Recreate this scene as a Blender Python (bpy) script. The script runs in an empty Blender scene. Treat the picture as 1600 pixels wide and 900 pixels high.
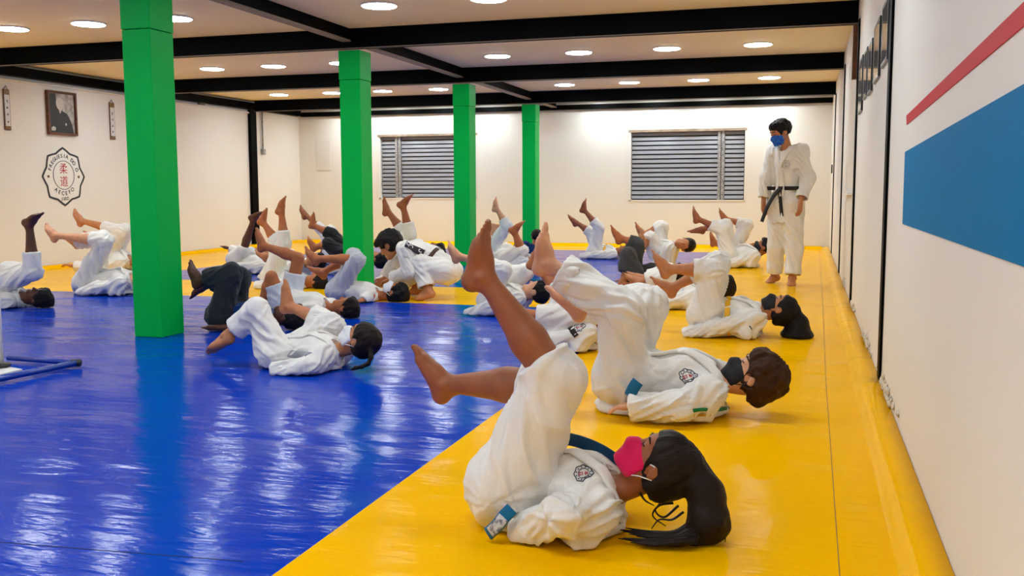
import bpy, bmesh, math, random
import numpy as np
from mathutils import Vector, Matrix
from mathutils.bvhtree import BVHTree

S = bpy.context.scene
COL = S.collection
# ------------------------------------------------------------------ camera
FPX = 1513.2
YAW, PIT, ROL, CAMH = math.radians(16.835), math.radians(-5.854), math.radians(-.1886), 1.05
_cy, _sy = math.cos(YAW), math.sin(YAW)
FW = np.array([-_sy*math.cos(PIT), _cy*math.cos(PIT), math.sin(PIT)])
_r = np.array([_cy, _sy, 0.]); _u = np.cross(_r, FW)
RT = _r*math.cos(ROL)+_u*math.sin(ROL); UP = -_r*math.sin(ROL)+_u*math.cos(ROL)
CP = np.array([0, 0, CAMH])
cd = bpy.data.cameras.new('camera'); cam = bpy.data.objects.new('camera', cd); COL.objects.link(cam)
cam.matrix_world = Matrix(((RT[0], UP[0], -FW[0], 0), (RT[1], UP[1], -FW[1], 0), (RT[2], UP[2], -FW[2], CAMH), (0, 0, 0, 1)))
cd.sensor_width = 36; cd.lens = FPX/1600*36; cd.clip_start = .05; cd.clip_end = 100
S.camera = cam
# ------------------------------------------------------------------ light and exposure
S.view_settings.view_transform = 'Standard'; S.view_settings.look = 'None'
S.view_settings.gamma = 1; S.view_settings.use_curve_mapping = False
S.view_settings.exposure = 0.0
LAMP = 59.0            # emission of the round ceiling panels
LAMPCOL = (.86, .96, 1.0)
w = bpy.data.worlds.new('world'); S.world = w; w.use_nodes = True
w.node_tree.nodes['Background'].inputs[0].default_value = (.9, .85, .8, 1)
w.node_tree.nodes['Background'].inputs[1].default_value = .25
S.cycles.max_bounces = 6; S.cycles.diffuse_bounces = 4; S.cycles.glossy_bounces = 3
S.cycles.sample_clamp_indirect = 6

def ray(x, y): return FW+RT*(x-800)/FPX+UP*(450-y)/FPX
def atY(x, y, Y): v = ray(x, y); return CP+v*Y/v[1]
def atX(x, y, X): v = ray(x, y); return CP+v*X/v[0]
def atZ(x, y, Z=0): v = ray(x, y); return CP+v*(Z-CAMH)/v[2]

# ------------------------------------------------------------------ materials
def lin(c):
    return tuple((v/255/12.92 if v/255 <= .04045 else ((v/255+.055)/1.055)**2.4) for v in c)
def node_mat(name, col, rough=.6, spec=.5, metal=0, bump=None, emit=None, var=None, coat=0, sheen=0):
    """bump: (scale xyz, strength, distance, detail); var: (scale, second colour, low, high)"""
    m = bpy.data.materials.new(name); m.use_nodes = True; nt = m.node_tree; b = nt.nodes['Principled BSDF']
    b.inputs['Base Color'].default_value = (*col, 1); b.inputs['Roughness'].default_value = rough
    b.inputs['Specular IOR Level'].default_value = spec; b.inputs['Metallic'].default_value = metal
    b.inputs['Coat Weight'].default_value = coat; b.inputs['Sheen Weight'].default_value = sheen
    tc = nt.nodes.new('ShaderNodeTexCoord')
    if emit:
        b.inputs['Emission Color'].default_value = (*emit[0], 1); b.inputs['Emission Strength'].default_value = emit[1]
    if var:
        mp = nt.nodes.new('ShaderNodeMapping'); sc = var[0]; mp.inputs['Scale'].default_value = sc if hasattr(sc, '__len__') else (sc,)*3
        n = nt.nodes.new('ShaderNodeTexNoise'); n.inputs['Scale'].default_value = 1; n.inputs['Detail'].default_value = 5
        r = nt.nodes.new('ShaderNodeValToRGB'); r.color_ramp.elements[0].position = var[2]; r.color_ramp.elements[1].position = var[3]
        r.color_ramp.elements[0].color = (*col, 1); r.color_ramp.elements[1].color = (*var[1], 1)
        nt.links.new(tc.outputs['Object'], mp.inputs[0]); nt.links.new(mp.outputs[0], n.inputs[0])
        nt.links.new(n.outputs[0], r.inputs[0]); nt.links.new(r.outputs[0], b.inputs['Base Color'])
    prev = None
    for bp in (bump or []):
        mp = nt.nodes.new('ShaderNodeMapping'); mp.inputs['Scale'].default_value = bp[0]
        if len(bp) > 4: mp.inputs['Rotation'].default_value = (0, 0, bp[4])
        n = nt.nodes.new('ShaderNodeTexNoise'); n.inputs['Scale'].default_value = 1; n.inputs['Detail'].default_value = bp[3]
        n.inputs['Distortion'].default_value = .4
        bu = nt.nodes.new('ShaderNodeBump'); bu.inputs['Strength'].default_value = bp[1]; bu.inputs['Distance'].default_value = bp[2]
        nt.links.new(tc.outputs['Object'], mp.inputs[0]); nt.links.new(mp.outputs[0], n.inputs[0]); nt.links.new(n.outputs[0], bu.inputs['Height'])
        if prev: nt.links.new(prev.outputs[0], bu.inputs['Normal'])
        prev = bu
    if prev: nt.links.new(prev.outputs[0], b.inputs['Normal'])
    return m
M = {}
M['wall'] = node_mat('wall_paint', (.80, .775, .73), .75, .2, bump=[((9, 9, 9), .12, .01, 6)], var=(.9, (.78, .74, .68), .35, .75))
M['ceiling'] = node_mat('ceiling_paint', (.90, .78, .50), .6, .1, bump=[((4, 4, 4), .1, .01, 3)])
M['yellow'] = node_mat('yellow_vinyl', (.97, .50, .0), .15, .007, bump=[((1.1, 2.6, 1), .30, .05, 2), ((5, 30, 5), .16, .012, 3), ((16, 5, 5), .06, .01, 2)], coat=.0)
M['blue'] = node_mat('blue_vinyl', (0, .043, .46), .13, .055, bump=[((1.1, 2.4, 1), .35, .05, 1), ((3.5, 13, 5), .22, .018, 3, .2), ((9, 30, 9), .16, .008, 3, -.35)])
M['green'] = node_mat('green_paint', (.0, .46, .065), .4, .08, bump=[((7, 7, 2), .12, .01, 4)])
M['black'] = node_mat('black_steel_paint', (.0025, .0025, .0025), .5, .03)
M['beamedge'] = node_mat('grey_flange_paint', (.20, .155, .12), .5, .2)
M['white'] = node_mat('white_paint', (.8, .78, .74), .5)
M['lampbody'] = node_mat('lamp_rim', (.8, .78, .74), .4)
M['lamp'] = node_mat('lamp_diffuser', (1, 1, 1), .5, emit=(LAMPCOL, LAMP))
M['alu'] = node_mat('aluminium_slats', (.34, .35, .38), .38, .5, .25, var=((3, 3, 30), (.28, .28, .31), .3, .7))
M['alu2'] = node_mat('speckled_mullion', (.45, .44, .44), .5, .5, .1, var=(90, (.1, .09, .09), .45, .6))
M['dark'] = node_mat('dark_gap', (.006, .006, .007), .7)
M['sill'] = node_mat('stained_lintel', (.42, .33, .24), .6, var=(8, (.25, .18, .12), .35, .7))
M['blue_wall'] = node_mat('blue_wall_paint', (.0, .175, .42), .5, .02, bump=[((9, 9, 9), .1, .01, 4)])
M['red_wall'] = node_mat('red_wall_paint', lin((196, 45, 55)), .6, .15, bump=[((9, 9, 9), .1, .01, 4)])
M['wood'] = node_mat('brown_frame_wood', lin((110, 62, 25)), .4, .5, var=((3, 3, 40), lin((70, 36, 14)), .35, .65))
M['ochre'] = node_mat('ochre_brocade', lin((150, 112, 50)), .5, var=(60, lin((90, 60, 25)), .4, .6))
M['paper'] = node_mat('scroll_paper', (.66, .64, .62), .35, .6)
M['ink'] = node_mat('black_ink', (.015, .015, .018), .5)
M['navyink'] = node_mat('navy_ink', (.02, .025, .05), .5)
M['redink'] = node_mat('red_ink', lin((178, 22, 32)), .5)
M['glass'] = node_mat('picture_glass', (.32, .31, .31), .06, .9)
M['frame_black'] = node_mat('black_picture_frame', (.012, .012, .012), .3)
M['pale'] = node_mat('pale_print', (.75, .72, .68), .4)
M['bluetube'] = node_mat('blue_tube_paint', lin((0, 55, 160)), .25, .6)
M['teal'] = node_mat('dark_teal_cloth', lin((10, 66, 110)), .7)
M['seam'] = node_mat('seam_orange_brown', lin((150, 95, 0)), .6)  # orange-brown of the seam line in the yellow mat cover
M['plaster'] = node_mat('crumbled_plaster', (.72, .64, .52), .9, bump=[((40, 40, 40), .8, .02, 6)])
M['photo_grey'] = node_mat('photo_grey', (.45, .42, .38), .4, var=(14, (.2, .18, .16), .4, .7))
M['photo_black'] = node_mat('photo_black', (.015, .014, .014), .35)
M['photo_skin'] = node_mat('photo_face_tone', (.55, .5, .45), .4)

# ------------------------------------------------------------------ object helpers
def link(name, me, mat=None, parent=None):
    o = bpy.data.objects.new(name, me); COL.objects.link(o)
    if mat is not None and me is not None:
        for m_ in (mat if isinstance(mat, (list, tuple)) else [mat]): me.materials.append(m_)
    if parent: o.parent = parent
    return o
def tag(o, label=None, cat=None, group=None, kind=None):
    if label: o['label'] = label
    if cat: o['category'] = cat
    if group: o['group'] = group
    if kind: o['kind'] = kind
    return o
def empty(name, loc=(0, 0, 0)):
    o = bpy.data.objects.new(name, None); COL.objects.link(o); o.location = loc; o.empty_display_size = .1; return o
def bm_box(bm, lo, hi, bevel=0, rot=None):
    r = bmesh.ops.create_cube(bm, size=1); vs = r['verts']
    c = [(a+b)/2 for a, b in zip(lo, hi)]; s = [b-a for a, b in zip(lo, hi)]
    for v in vs:
        v.co = Vector((v.co.x*s[0], v.co.y*s[1], v.co.z*s[2]))
        if rot: v.co = rot @ v.co
        v.co += Vector(c)
    if bevel:
        es = list({e for v in vs for e in v.link_edges}); bmesh.ops.bevel(bm, geom=es, offset=bevel, segments=2, affect='EDGES', profile=.6)
def bm_done(name, bm, mat, parent=None, smooth=False):
    bmesh.ops.recalc_face_normals(bm, faces=bm.faces)
    me = bpy.data.meshes.new(name); bm.to_mesh(me); bm.free()
    if smooth: me.polygons.foreach_set('use_smooth', [True]*len(me.polygons))
    o = link(name, me, mat, parent)
    return o
def box(name, lo, hi, mat, parent=None, bevel=0):
    bm = bmesh.new(); bm_box(bm, lo, hi, bevel); return bm_done(name, bm, mat, parent)
def rel(o, parent):
    """child modelled in world coordinates under an empty that is not at the origin"""
    o.parent = parent; o.matrix_parent_inverse = Matrix.Translation(-Vector(parent.location)); return o
def bm_tube(bm, pts, rad, n=8):
    pts = [Vector(p) for p in pts]; rings = []
    for i, p in enumerate(pts):
        t = (pts[min(i+1, len(pts)-1)]-pts[max(i-1, 0)]).normalized()
        a = t.orthogonal().normalized() if i == 0 else (rings[-1][1]-t*rings[-1][1].dot(t)).normalized()
        b = t.cross(a); r = rad[i] if hasattr(rad, '__len__') else rad
        rings.append(([bm.verts.new(p+(a*math.cos(k*2*math.pi/n)+b*math.sin(k*2*math.pi/n))*r) for k in range(n)], a))
    for (r0, _), (r1, _) in zip(rings, rings[1:]):
        for k in range(n): bm.faces.new((r0[k], r0[(k+1) % n], r1[(k+1) % n], r1[k]))
    bm.faces.new(rings[0][0][::-1]); bm.faces.new(rings[-1][0])
def tube(name, pts, rad, mat, parent=None, n=8):
    bm = bmesh.new(); bm_tube(bm, pts, rad, n); return bm_done(name, bm, mat, parent, True)
def bm_prism(bm, poly, o, ux, uy, un, t):
    """2-D polygon in the plane (ux,uy) at o, extruded by t along un"""
    o, ux, uy, un = map(Vector, (o, ux, uy, un))
    a = [bm.verts.new(o+ux*x+uy*y) for x, y in poly]; b = [bm.verts.new(o+ux*x+uy*y+un*t) for x, y in poly]
    bm.faces.new(a[::-1]); bm.faces.new(b)
    for i in range(len(a)): bm.faces.new((a[i], a[(i+1) % len(a)], b[(i+1) % len(a)], b[i]))
def bm_ring(bm, outer, inner, o, ux, uy, un, t):
    o, ux, uy, un = map(Vector, (o, ux, uy, un)); n = len(outer)
    P = lambda q, h: bm.verts.new(o+ux*q[0]+uy*q[1]+un*h)
    A = [P(q, t) for q in outer]; B = [P(q, t) for q in inner]; C = [P(q, 0) for q in outer]; D = [P(q, 0) for q in inner]
    for i in range(n):
        j = (i+1) % n
        bm.faces.new((A[i], A[j], B[j], B[i])); bm.faces.new((A[i], C[i], C[j], A[j])); bm.faces.new((B[i], B[j], D[j], D[i]))
def glyph_mesh(bm, ch, size, o, ux, uy, un, cx, cy, rot, t=.004, sx=1):
    """one character of lettering, centred at (cx, cy) of the plane"""
    cu = bpy.data.curves.new('glyph', 'FONT'); cu.body = ch; cu.size = size; cu.align_x = 'CENTER'; cu.align_y = 'CENTER'; cu.extrude = t/2
    cu.resolution_u = 3; cu.offset = size*.018 if ord(ch) < 0x2000 else 0
    ob = bpy.data.objects.new('glyph', cu); COL.objects.link(ob)
    dg = bpy.context.evaluated_depsgraph_get(); me = bpy.data.meshes.new_from_object(ob.evaluated_get(dg))
    o, ux, uy, un = map(Vector, (o, ux, uy, un)); c, s = math.cos(rot), math.sin(rot)
    for v in me.vertices:
        x, y, z = v.co; x *= sx
        v.co = o+ux*(cx+x*c-y*s)+uy*(cy+x*s+y*c)+un*(z+t/2)
    bm.from_mesh(me); bpy.data.meshes.remove(me); bpy.data.objects.remove(ob); bpy.data.curves.remove(cu)

# ------------------------------------------------------------------ room shell
XR, XL, YB, YN, ZC = .40, -9.80, 17.62, -2.6, 2.66
def struct(o): o['kind'] = 'structure'; return o
struct(box('floor', (XL-.2, YN-.2, -.30), (XR+.2, YB+.2, -.04), M['black']))
struct(box('ceiling', (XL-.2, YN-.2, ZC), (XR+.2, YB+.2, ZC+.15), M['ceiling']))
WALLR = struct(box('wall_right', (XR, YN-.2, -.04), (XR+.2, YB+.2, ZC), M['wall']))
struct(box('wall_left', (XL-.2, YN-.2, -.04), (XL, YB+.2, ZC), M['wall']))
struct(box('wall_near', (XL, YN-.2, -.04), (XR, YN, ZC), M['wall']))
# back wall with two window openings
w1 = (-3.10, -1.03, .82, 2.09); w2 = (-8.06, -6.02, .86, 2.10)
bm = bmesh.new()
for lo, hi in [((XL, YB, -.04), (XR, YB+.2, .82)), ((XL, YB, 2.10), (XR, YB+.2, ZC)), ((XL, YB, .82), (w2[0], YB+.2, 2.10)),
               ((w2[1], YB, .82), (w1[0], YB+.2, 2.10)), ((w1[1], YB, .82), (XR, YB+.2, 2.10)), ((w2[0], YB, .82), (w2[1], YB+.2, .86))]:
    bm_box(bm, lo, hi)
struct(bm_done('wall_back', bm, M['wall']))
def window(n, x0, x1, z0, z1, mull, label):
    root = struct(box('window_%d' % n, (x0, YB+.16, z0), (x1, YB+.19, z1), M['dark']))
    bm = bmesh.new()
    for lo, hi in [((x0, YB-.01, z0), (x0+.035, YB+.12, z1)), ((x1-.02, YB-.01, z0), (x1, YB+.12, z1)), ((x0, YB-.01, z0), (x1, YB+.12, z0+.02))]: bm_box(bm, lo, hi)
    bm_done('frame', bm, M['white'], root)
    bm = bmesh.new(); bm_box(bm, (x0-.01, YB-.02, z1-.035), (x1+.01, YB+.12, z1+.01), .004); bm_done('lintel', bm, M['sill'], root)
    for (a, b) in mull:
        bm = bmesh.new(); bm_box(bm, (a, YB+.02, z0+.01), ((a+b)/2-.006, YB+.10, z1-.03), .004); bm_box(bm, ((a+b)/2+.006, YB+.02, z0+.01), (b, YB+.10, z1-.03), .004)
        bm_done('mullion', bm, M['alu2'], root)
    xs = [x0+.04]+[v for ab in mull for v in ab]+[x1-.03]
    k = 15; dz = (z1-z0-.06)/k
    for s_ in range(0, len(xs), 2):
        for i in range(k):
            zc = z0+.03+dz*(i+.5)
            bm = bmesh.new(); bm_box(bm, (xs[s_]+.004, YB+.055, zc-dz*.38), (xs[s_+1]-.004, YB+.063, zc+dz*.38), .002, Matrix.Rotation(math.radians(-16), 3, 'X'))
            bm_done('slat', bm, M['alu'], root)
window(1, *w1, [(-1.52, -1.40)], 'louvre')
window(2, *w2, [(-7.72, -7.60)], 'louvre')

# beams, each a steel joist across the room
BY = [-.85, 2.45, 5.75, 9.10, 12.45, 15.80]
bl = ['black steel ceiling beam above the green column nearest the camera', 'black steel ceiling beam meeting the second green column, widest beam in the photo',
      'black steel ceiling beam meeting the third green column', 'black steel ceiling beam meeting the farthest green column']
for i, y in enumerate(BY):
    bm = bmesh.new(); bm_box(bm, (XL+.13, y, 2.475), (XR-.005, y+.012, ZC)); bm_box(bm, (XL+.13, y-.035, 2.463), (XR-.005, y+.06, 2.475)); bm_box(bm, (XL+.13, y-.035, ZC-.012), (XR-.005, y+.06, ZC))
    bm_box(bm, (XL+.13, y-.012, 2.475), (XR-.005, y, ZC-.012))
    o = bm_done('steel_beam', bm, M['black'])
    tag(o, bl[max(0, i-2)] if i >= 2 else 'black steel ceiling beam behind the camera position', 'beam', 'steel beams crossing the ceiling')
    o2 = box('flange_edge', (XL+.13, y-.037, 2.460), (XR-.005, y-.030, 2.468), M['beamedge'], o)
o = box('steel_beam', (XL+.1, YB-.10, 2.49), (XR-.005, YB-.002, 2.575), M['black'], None, .004)
tag(o, 'thin black steel beam along the top of the back wall', 'beam')
for x0, x1, lab in [(-4.56, -4.44, 'long black steel beam running lengthwise over the row of green columns')]:
    bm = bmesh.new()
    ys = [YN]+[v for y in BY for v in (y-.04, y+.065)]+[YB-.11]
    for a, b in zip(ys[::2], ys[1::2]): bm_box(bm, (x0, a, 2.545), (x1, b, ZC-.001)); 
    o = tag(bm_done('steel_beam', bm, M['black']), lab, 'beam')
    bm = bmesh.new()
    for a, b in zip(ys[::2], ys[1::2]): bm_box(bm, (x1-.08, a, 2.528), (x1+.012, b, 2.545))
    bm_done('flange_edge', bm, M['beamedge'], o)
tag(box('steel_beam', (XL+.002, YN, 2.50), (XL+.12, YB-.11, 2.62), M['black'], None, .004), 'long black steel beam along the top of the left wall', 'beam')
# black posts let into the right wall
for y, wd, lab in [(5.36, .13, 'black steel post in the right wall nearest the blue painted stripe'), (8.86, .16, 'black steel post in the right wall just past the row of framed pictures'),
               (12.0, .10, 'black steel post in the right wall beside the standing person'), (15.6, .09, 'black steel post in the right wall nearest the back wall')]:
    tag(box('wall_post', (XR-.014, y-wd/2, .05), (XR-.001, y+wd/2, 2.46), M['black'], None, .002), lab, 'post')
tag(box('wall_post', (XL+.001, 15.75, .05), (XL+.06, 15.95, 2.50), M['black'], None, .004), 'black steel post on the left wall near the back corner', 'post')
# crumbled plaster at the foot of the nearer posts
for y, n in [(5.05, 60), (6.6, 40), (8.6, 30), (10.5, 20)]:
    bm = bmesh.new(); rn = random.Random(int(y*10))
    for i in range(n):
        c = Vector((XR-.004, y+rn.gauss(0, .22), .045+abs(rn.gauss(0, .028)))); s = rn.uniform(.006, .020)
        r = bmesh.ops.create_icosphere(bm, subdivisions=2, radius=s)
        for v in r['verts']: v.co = Vector((v.co.x*.5, v.co.y*1.8, v.co.z))*(1+rn.uniform(-.3, .3))+c
    tag(bm_done('crumbled_plaster', bm, M['plaster'], WALLR, True), kind='stuff')

# green columns
cl = ['large green square column nearest the camera, at left', 'green square column second from the camera, behind the kneeling person', 'green square column third from the camera, right of the louvred window', 'smallest green square column, farthest from the camera']
for y, lab in zip([5.82, 9.13, 12.48, 15.82], cl):
    root = empty('green_column', (-4.485, y+.13, 0)); tag(root, lab, 'column', 'green columns in a row')
    top = 2.455
    rel(box('column_shaft', (-4.60, y, .0), (-4.37, y+.26, 2.16), M['green'], None, .006), root)
    rel(box('column_cap', (-4.605, y-.004, 2.163), (-4.366, y+.263, top), M['green'], None, .006), root)

# mats: blue sheets and the yellow border
def slab(name, rects, mat, z=0.0):
    bm = bmesh.new()
    for x0, y0, x1, y1 in rects:
        # subdivided so the sheet can swell very slightly
        nx, ny = max(1, int((x1-x0)/.25)), max(1, int((y1-y0)/.25))
        g = [[bm.verts.new((x0+(x1-x0)*i/nx, y0+(y1-y0)*j/ny, z)) for j in range(ny+1)] for i in range(nx+1)]
        for i in range(nx):
            for j in range(ny): bm.faces.new((g[i][j], g[i+1][j], g[i+1][j+1], g[i][j+1]))
        q = [(x0, y0), (x1, y0), (x1, y1), (x0, y1)]; 
        lo = [bm.verts.new((a, b, -.039)) for a, b in q]; hi = [bm.verts.new((a, b, z)) for a, b in q]
        bm.faces.new(lo[::-1])
        for k in range(4): bm.faces.new((lo[k], lo[(k+1) % 4], hi[(k+1) % 4], hi[k]))
    me = bpy.data.meshes.new(name); bm.to_mesh(me); bm.free()
    me.polygons.foreach_set('use_smooth', [False]*len(me.polygons)); return link(name, me, mat)
XE = -1.37; XW = -7.7
o = tag(slab('mat_cover', [(XW, YN, XE, 8.26)], M['blue']), 'large glossy blue vinyl mat cover filling the left foreground', 'mat')
for pts in ([(-4.4, 2.05), (-1.5, 2.32)],):
    tube('seam', [(x, y, -.0016) for x, y in pts], .003, M['dark'], o, 5)
tag(slab('mat_cover', [(XW-.1, 9.72, -1.45, 16.15)], M['blue']), 'smaller glossy blue vinyl mat cover behind the yellow cross strip', 'mat')
YM = o = tag(slab('mat_cover', [(XE, YN, XR-.002, 8.26), (XL+.002, YN, XW, 8.26), (XL+.002, 8.26, XR-.002, 9.72), (XL+.002, 9.72, XW-.1, 16.15), (-1.45, 9.72, XR-.002, 16.15), (XL+.002, 16.15, XR-.002, YB-.002)], M['yellow']),
    'yellow vinyl mat cover bordering both blue mats along the walls', 'mat')
tube('seam', [(.11, -2, -.001), (.115, 2.7, -.001), (.13, 5.4, -.001), (.17, 9, -.001), (.24, 17.3, -.001)], .0022, M['seam'], o, 5)
for pts in ([(XL+.06, 0), (XL+.06, YB-.06)],):
    pass
# batten under the vinyl along the walls
def batten(pts, side, label):
    bm = bmesh.new(); prof = [(-.05, -.001), (0, .0), (.02, .028), (.05, .040), (.13, .042), (.13, -.02)]
    rings = []
    for (x, y) in pts:
        rings.append([bm.verts.new((x+side[0]*(a-.13), y+side[1]*(a-.13), z)) for a, z in prof])
    for a, b in zip(rings, rings[1:]):
        for k in range(len(prof)-1): bm.faces.new((a[k], a[k+1], b[k+1], b[k]))
    return struct(bm_done('baseboard_'+label.split()[-2], bm, M['yellow'], None, True))
batten([(XR-.003, y) for y in np.linspace(YN, YB-.12, 30)], (1, 0), 'raised yellow vinyl edge along the right wall')
batten([(XL+.003, y) for y in np.linspace(YN, YB-.12, 30)], (-1, 0), 'raised yellow vinyl edge along the left wall')
batten([(x, YB-.003) for x in np.linspace(XL+.12, XR-.12, 30)], (0, 1), 'raised yellow vinyl edge along the back wall')

# ceiling lamps
LX = [-.56, -1.58, -2.62, -3.63, -5.72, -6.70, -7.62, -8.62]
names_x = ['nearest the right wall', 'second from the right wall', 'third from the right wall', 'fourth from the right wall', 'fourth from the left wall', 'third from the left wall', 'second from the left wall', 'nearest the left wall']
rows = [(8.0, 'before the widest beam'), (11.42, 'past the widest beam'), (14.85, 'in the second to last row'), (17.15, 'in the back row'), (4.55, 'above the nearest column'), (1.3, 'over the camera'), (-1.2, 'behind the camera')]
for y, rl in rows:
    for x, xl in zip(LX, names_x):
        root = empty('ceiling_lamp', (x, y, ZC)); tag(root, 'round ceiling lamp '+xl+', '+rl, 'lamp', 'round ceiling lamps')
        bm = bmesh.new(); r = .163
        bm_tube(bm, [(0, 0, -.001), (0, 0, -.004), (0, 0, -.013), (0, 0, -.0135)], [r, r, r-.004, r-.010], 32); bm_done('rim', bm, M['lampbody'], root, False)
        bm = bmesh.new(); bm_tube(bm, [(0, 0, -.0138), (0, 0, -.0165)], [r-.010, r-.014], 32); bm_done('diffuser', bm, M['lamp'], root)

# ------------------------------------------------------------------ painted stripes on the right wall
def wall_poly(name, pix, mat, X, th, label, cat):
    bm = bmesh.new(); P_ = [atX(x, y, X) for x, y in pix]
    a = [bm.verts.new((X-th, p[1], p[2])) for p in P_]; b = [bm.verts.new((X-.0005, p[1], p[2])) for p in P_]
    bm.faces.new(a); bm.faces.new(b[::-1])
    for i in range(len(a)): bm.faces.new((a[i], b[i], b[(i+1) % len(a)], a[(i+1) % len(a)]))
    return tag(bm_done(name, bm, mat), label, cat)
def stripe(name, pts, mat, label):
    bm = bmesh.new(); a = [bm.verts.new((XR-.003, y, z)) for y, z in pts]; b = [bm.verts.new((XR-.0005, y, z)) for y, z in pts]
    bm.faces.new(a); bm.faces.new(b[::-1])
    for i in range(len(a)): bm.faces.new((a[i], b[i], b[(i+1) % len(a)], a[(i+1) % len(a)]))
    return tag(bm_done(name, bm, mat), label, 'painted stripe')
stripe('wall_stripe', [(4.46, 1.20), (4.45, .895), (2.1, .90), (-2.5, .90), (-2.5, 1.25), (2.12, 1.248)], M['blue_wall'], 'wide blue stripe painted on the right wall')
stripe('wall_stripe', [(4.46, 1.352), (4.43, 1.312), (2.15, 1.362), (-2.5, 1.40), (-2.5, 1.45), (2.15, 1.41)], M['red_wall'], 'narrow red stripe painted above the blue one on the right wall')

# pictures on the right wall
def picture_R(y0, y1, z0, z1, label, name='picture_frame'):
    root = empty(name, (XR, (y0+y1)/2, (z0+z1)/2)); tag(root, label, 'picture', 'framed pictures on the right wall')
    bm = bmesh.new(); f = .020; d = .016; X1 = XR-.001
    for lo, hi in [((XR-d, y0, z0), (X1, y0+f, z1)), ((XR-d, y1-f, z0), (X1, y1, z1)), ((XR-d, y0+f, z0), (X1, y1-f, z0+f)), ((XR-d, y0+f, z1-f), (X1, y1-f, z1))]: bm_box(bm, lo, hi, .003)
    rel(bm_done('frame', bm, M['frame_black']), root)
    rel(box('glass', (XR-.0145, y0+f-.002, z0+f-.002), (XR-.006, y1-f+.002, z1-f+.002), M['glass']), root)
picture_R(5.52, 5.96, 1.72, 2.06, 'black framed picture with glass, nearest of the five on the right wall')
picture_R(6.16, 6.64, 1.70, 2.05, 'black framed picture, second nearest on the right wall')
picture_R(6.84, 7.24, 1.68, 2.02, 'black framed picture, middle of the row on the right wall')
picture_R(7.38, 7.80, 1.70, 2.04, 'black framed picture, fourth from the camera on the right wall')
picture_R(7.98, 8.50, 1.64, 2.06, 'large black framed glass panel at the far end of the picture row')
tag(box('wood_batten', (XR-.05, 8.98, 1.98), (XR-.001, 9.05, 2.44), M['wood'], None, .004), 'orange-brown wooden batten high on the right wall', 'batten')
tag(box('light_switch', (XR-.02, 16.6, 1.28), (XR-.001, 16.7, 1.42), M['frame_black'], None, .004), 'small dark switch box on the right wall near the back', 'switch')
tag(box('wall_ledge', (XR-.04, 9.3, .98), (XR-.001, 10.6, 1.01), M['white'], None, .004), 'short white ledge on the right wall beyond the posts', 'ledge')

# ------------------------------------------------------------------ left wall: crest, portrait, scrolls, conduit
ex, ey, en = (0, 1, 0), (0, 0, 1), (1, 0, 0)      # plane on the left wall as seen from the room
O = (XL+.002, 11.07, 1.235)
root = empty('wall_crest', O); tag(root, 'large judo club crest with scalloped black outline painted on the left wall', 'emblem')
def scallop(rx, rz, n=8, amp=.068, m=96):
    out = []
    for k in range(m):
        a = 2*math.pi*k/m; ph = (a*n/(2*math.pi)) % 1.0
        lobe = abs(ph-.5)*2                     # 1 at the points, 0 between them
        r = 1-amp*2+amp*2*lobe**1.35+.012*math.cos(a*2)
        out.append((rx*r*math.sin(a), rz*r*math.cos(a)))
    return out
rx, rz = .41, .40
bm = bmesh.new(); bm_prism(bm, scallop(rx, rz), O, ex, ey, en, .002); rel(bm_done('crest_ground', bm, M['white']), root)
bm = bmesh.new(); bm_ring(bm, scallop(rx, rz), scallop(rx-.030, rz-.028), O, ex, ey, en, .006)
circ = lambda a, b, m=64: [(a*math.sin(2*math.pi*k/m), b*math.cos(2*math.pi*k/m)) for k in range(m)]
rel(bm_done('crest_outline', bm, M['ink']), root)
bm = bmesh.new(); bm_ring(bm, circ(.200, .198), circ(.193, .191), (O[0], O[1], O[2]+.02), ex, ey, en, .006); rel(bm_done('crest_ring', bm, M['navyink']), root)
def letter(ch, *a):
    if ch == ' ': return
    bm = bmesh.new(); glyph_mesh(bm, ch, *a); rel(bm_done('crest_letter', bm, M['navyink']), root)
for k, ch in enumerate('FREGUESIA DO Ó'):
    a = math.radians(-73+k*146/13); letter(ch, .074, O, ex, ey, en, .262*math.sin(a), .02+.262*math.cos(a), -a)
for k, ch in enumerate('AECEFO'):
    a = math.radians(180+38-k*76/5); letter(ch, .076, O, ex, ey, en, .252*math.sin(a), .02+.252*math.cos(a), math.pi-a)
for k, ch in enumerate('JUDÔ'): letter(ch, .058, O, ex, ey, en, -.055+k*.037, -.305, 0)
for ch, z_ in (('柔', .10), ('道', -.075)):
    bm = bmesh.new(); glyph_mesh(bm, ch, .155, O, ex, ey, en, 0, z_, 0); tag(rel(bm_done('crest_character', bm, M['redink']), root), 'red character on the crest')
for sx_ in (-1, 1):
    bm = bmesh.new(); bm_prism(bm, [(sx_*.285+q[0], .0+q[1]) for q in circ(.02, .018, 16)], O, ex, ey, en, .005)
    rel(bm_done('crest_dot', bm, M['wood']), root)
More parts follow.
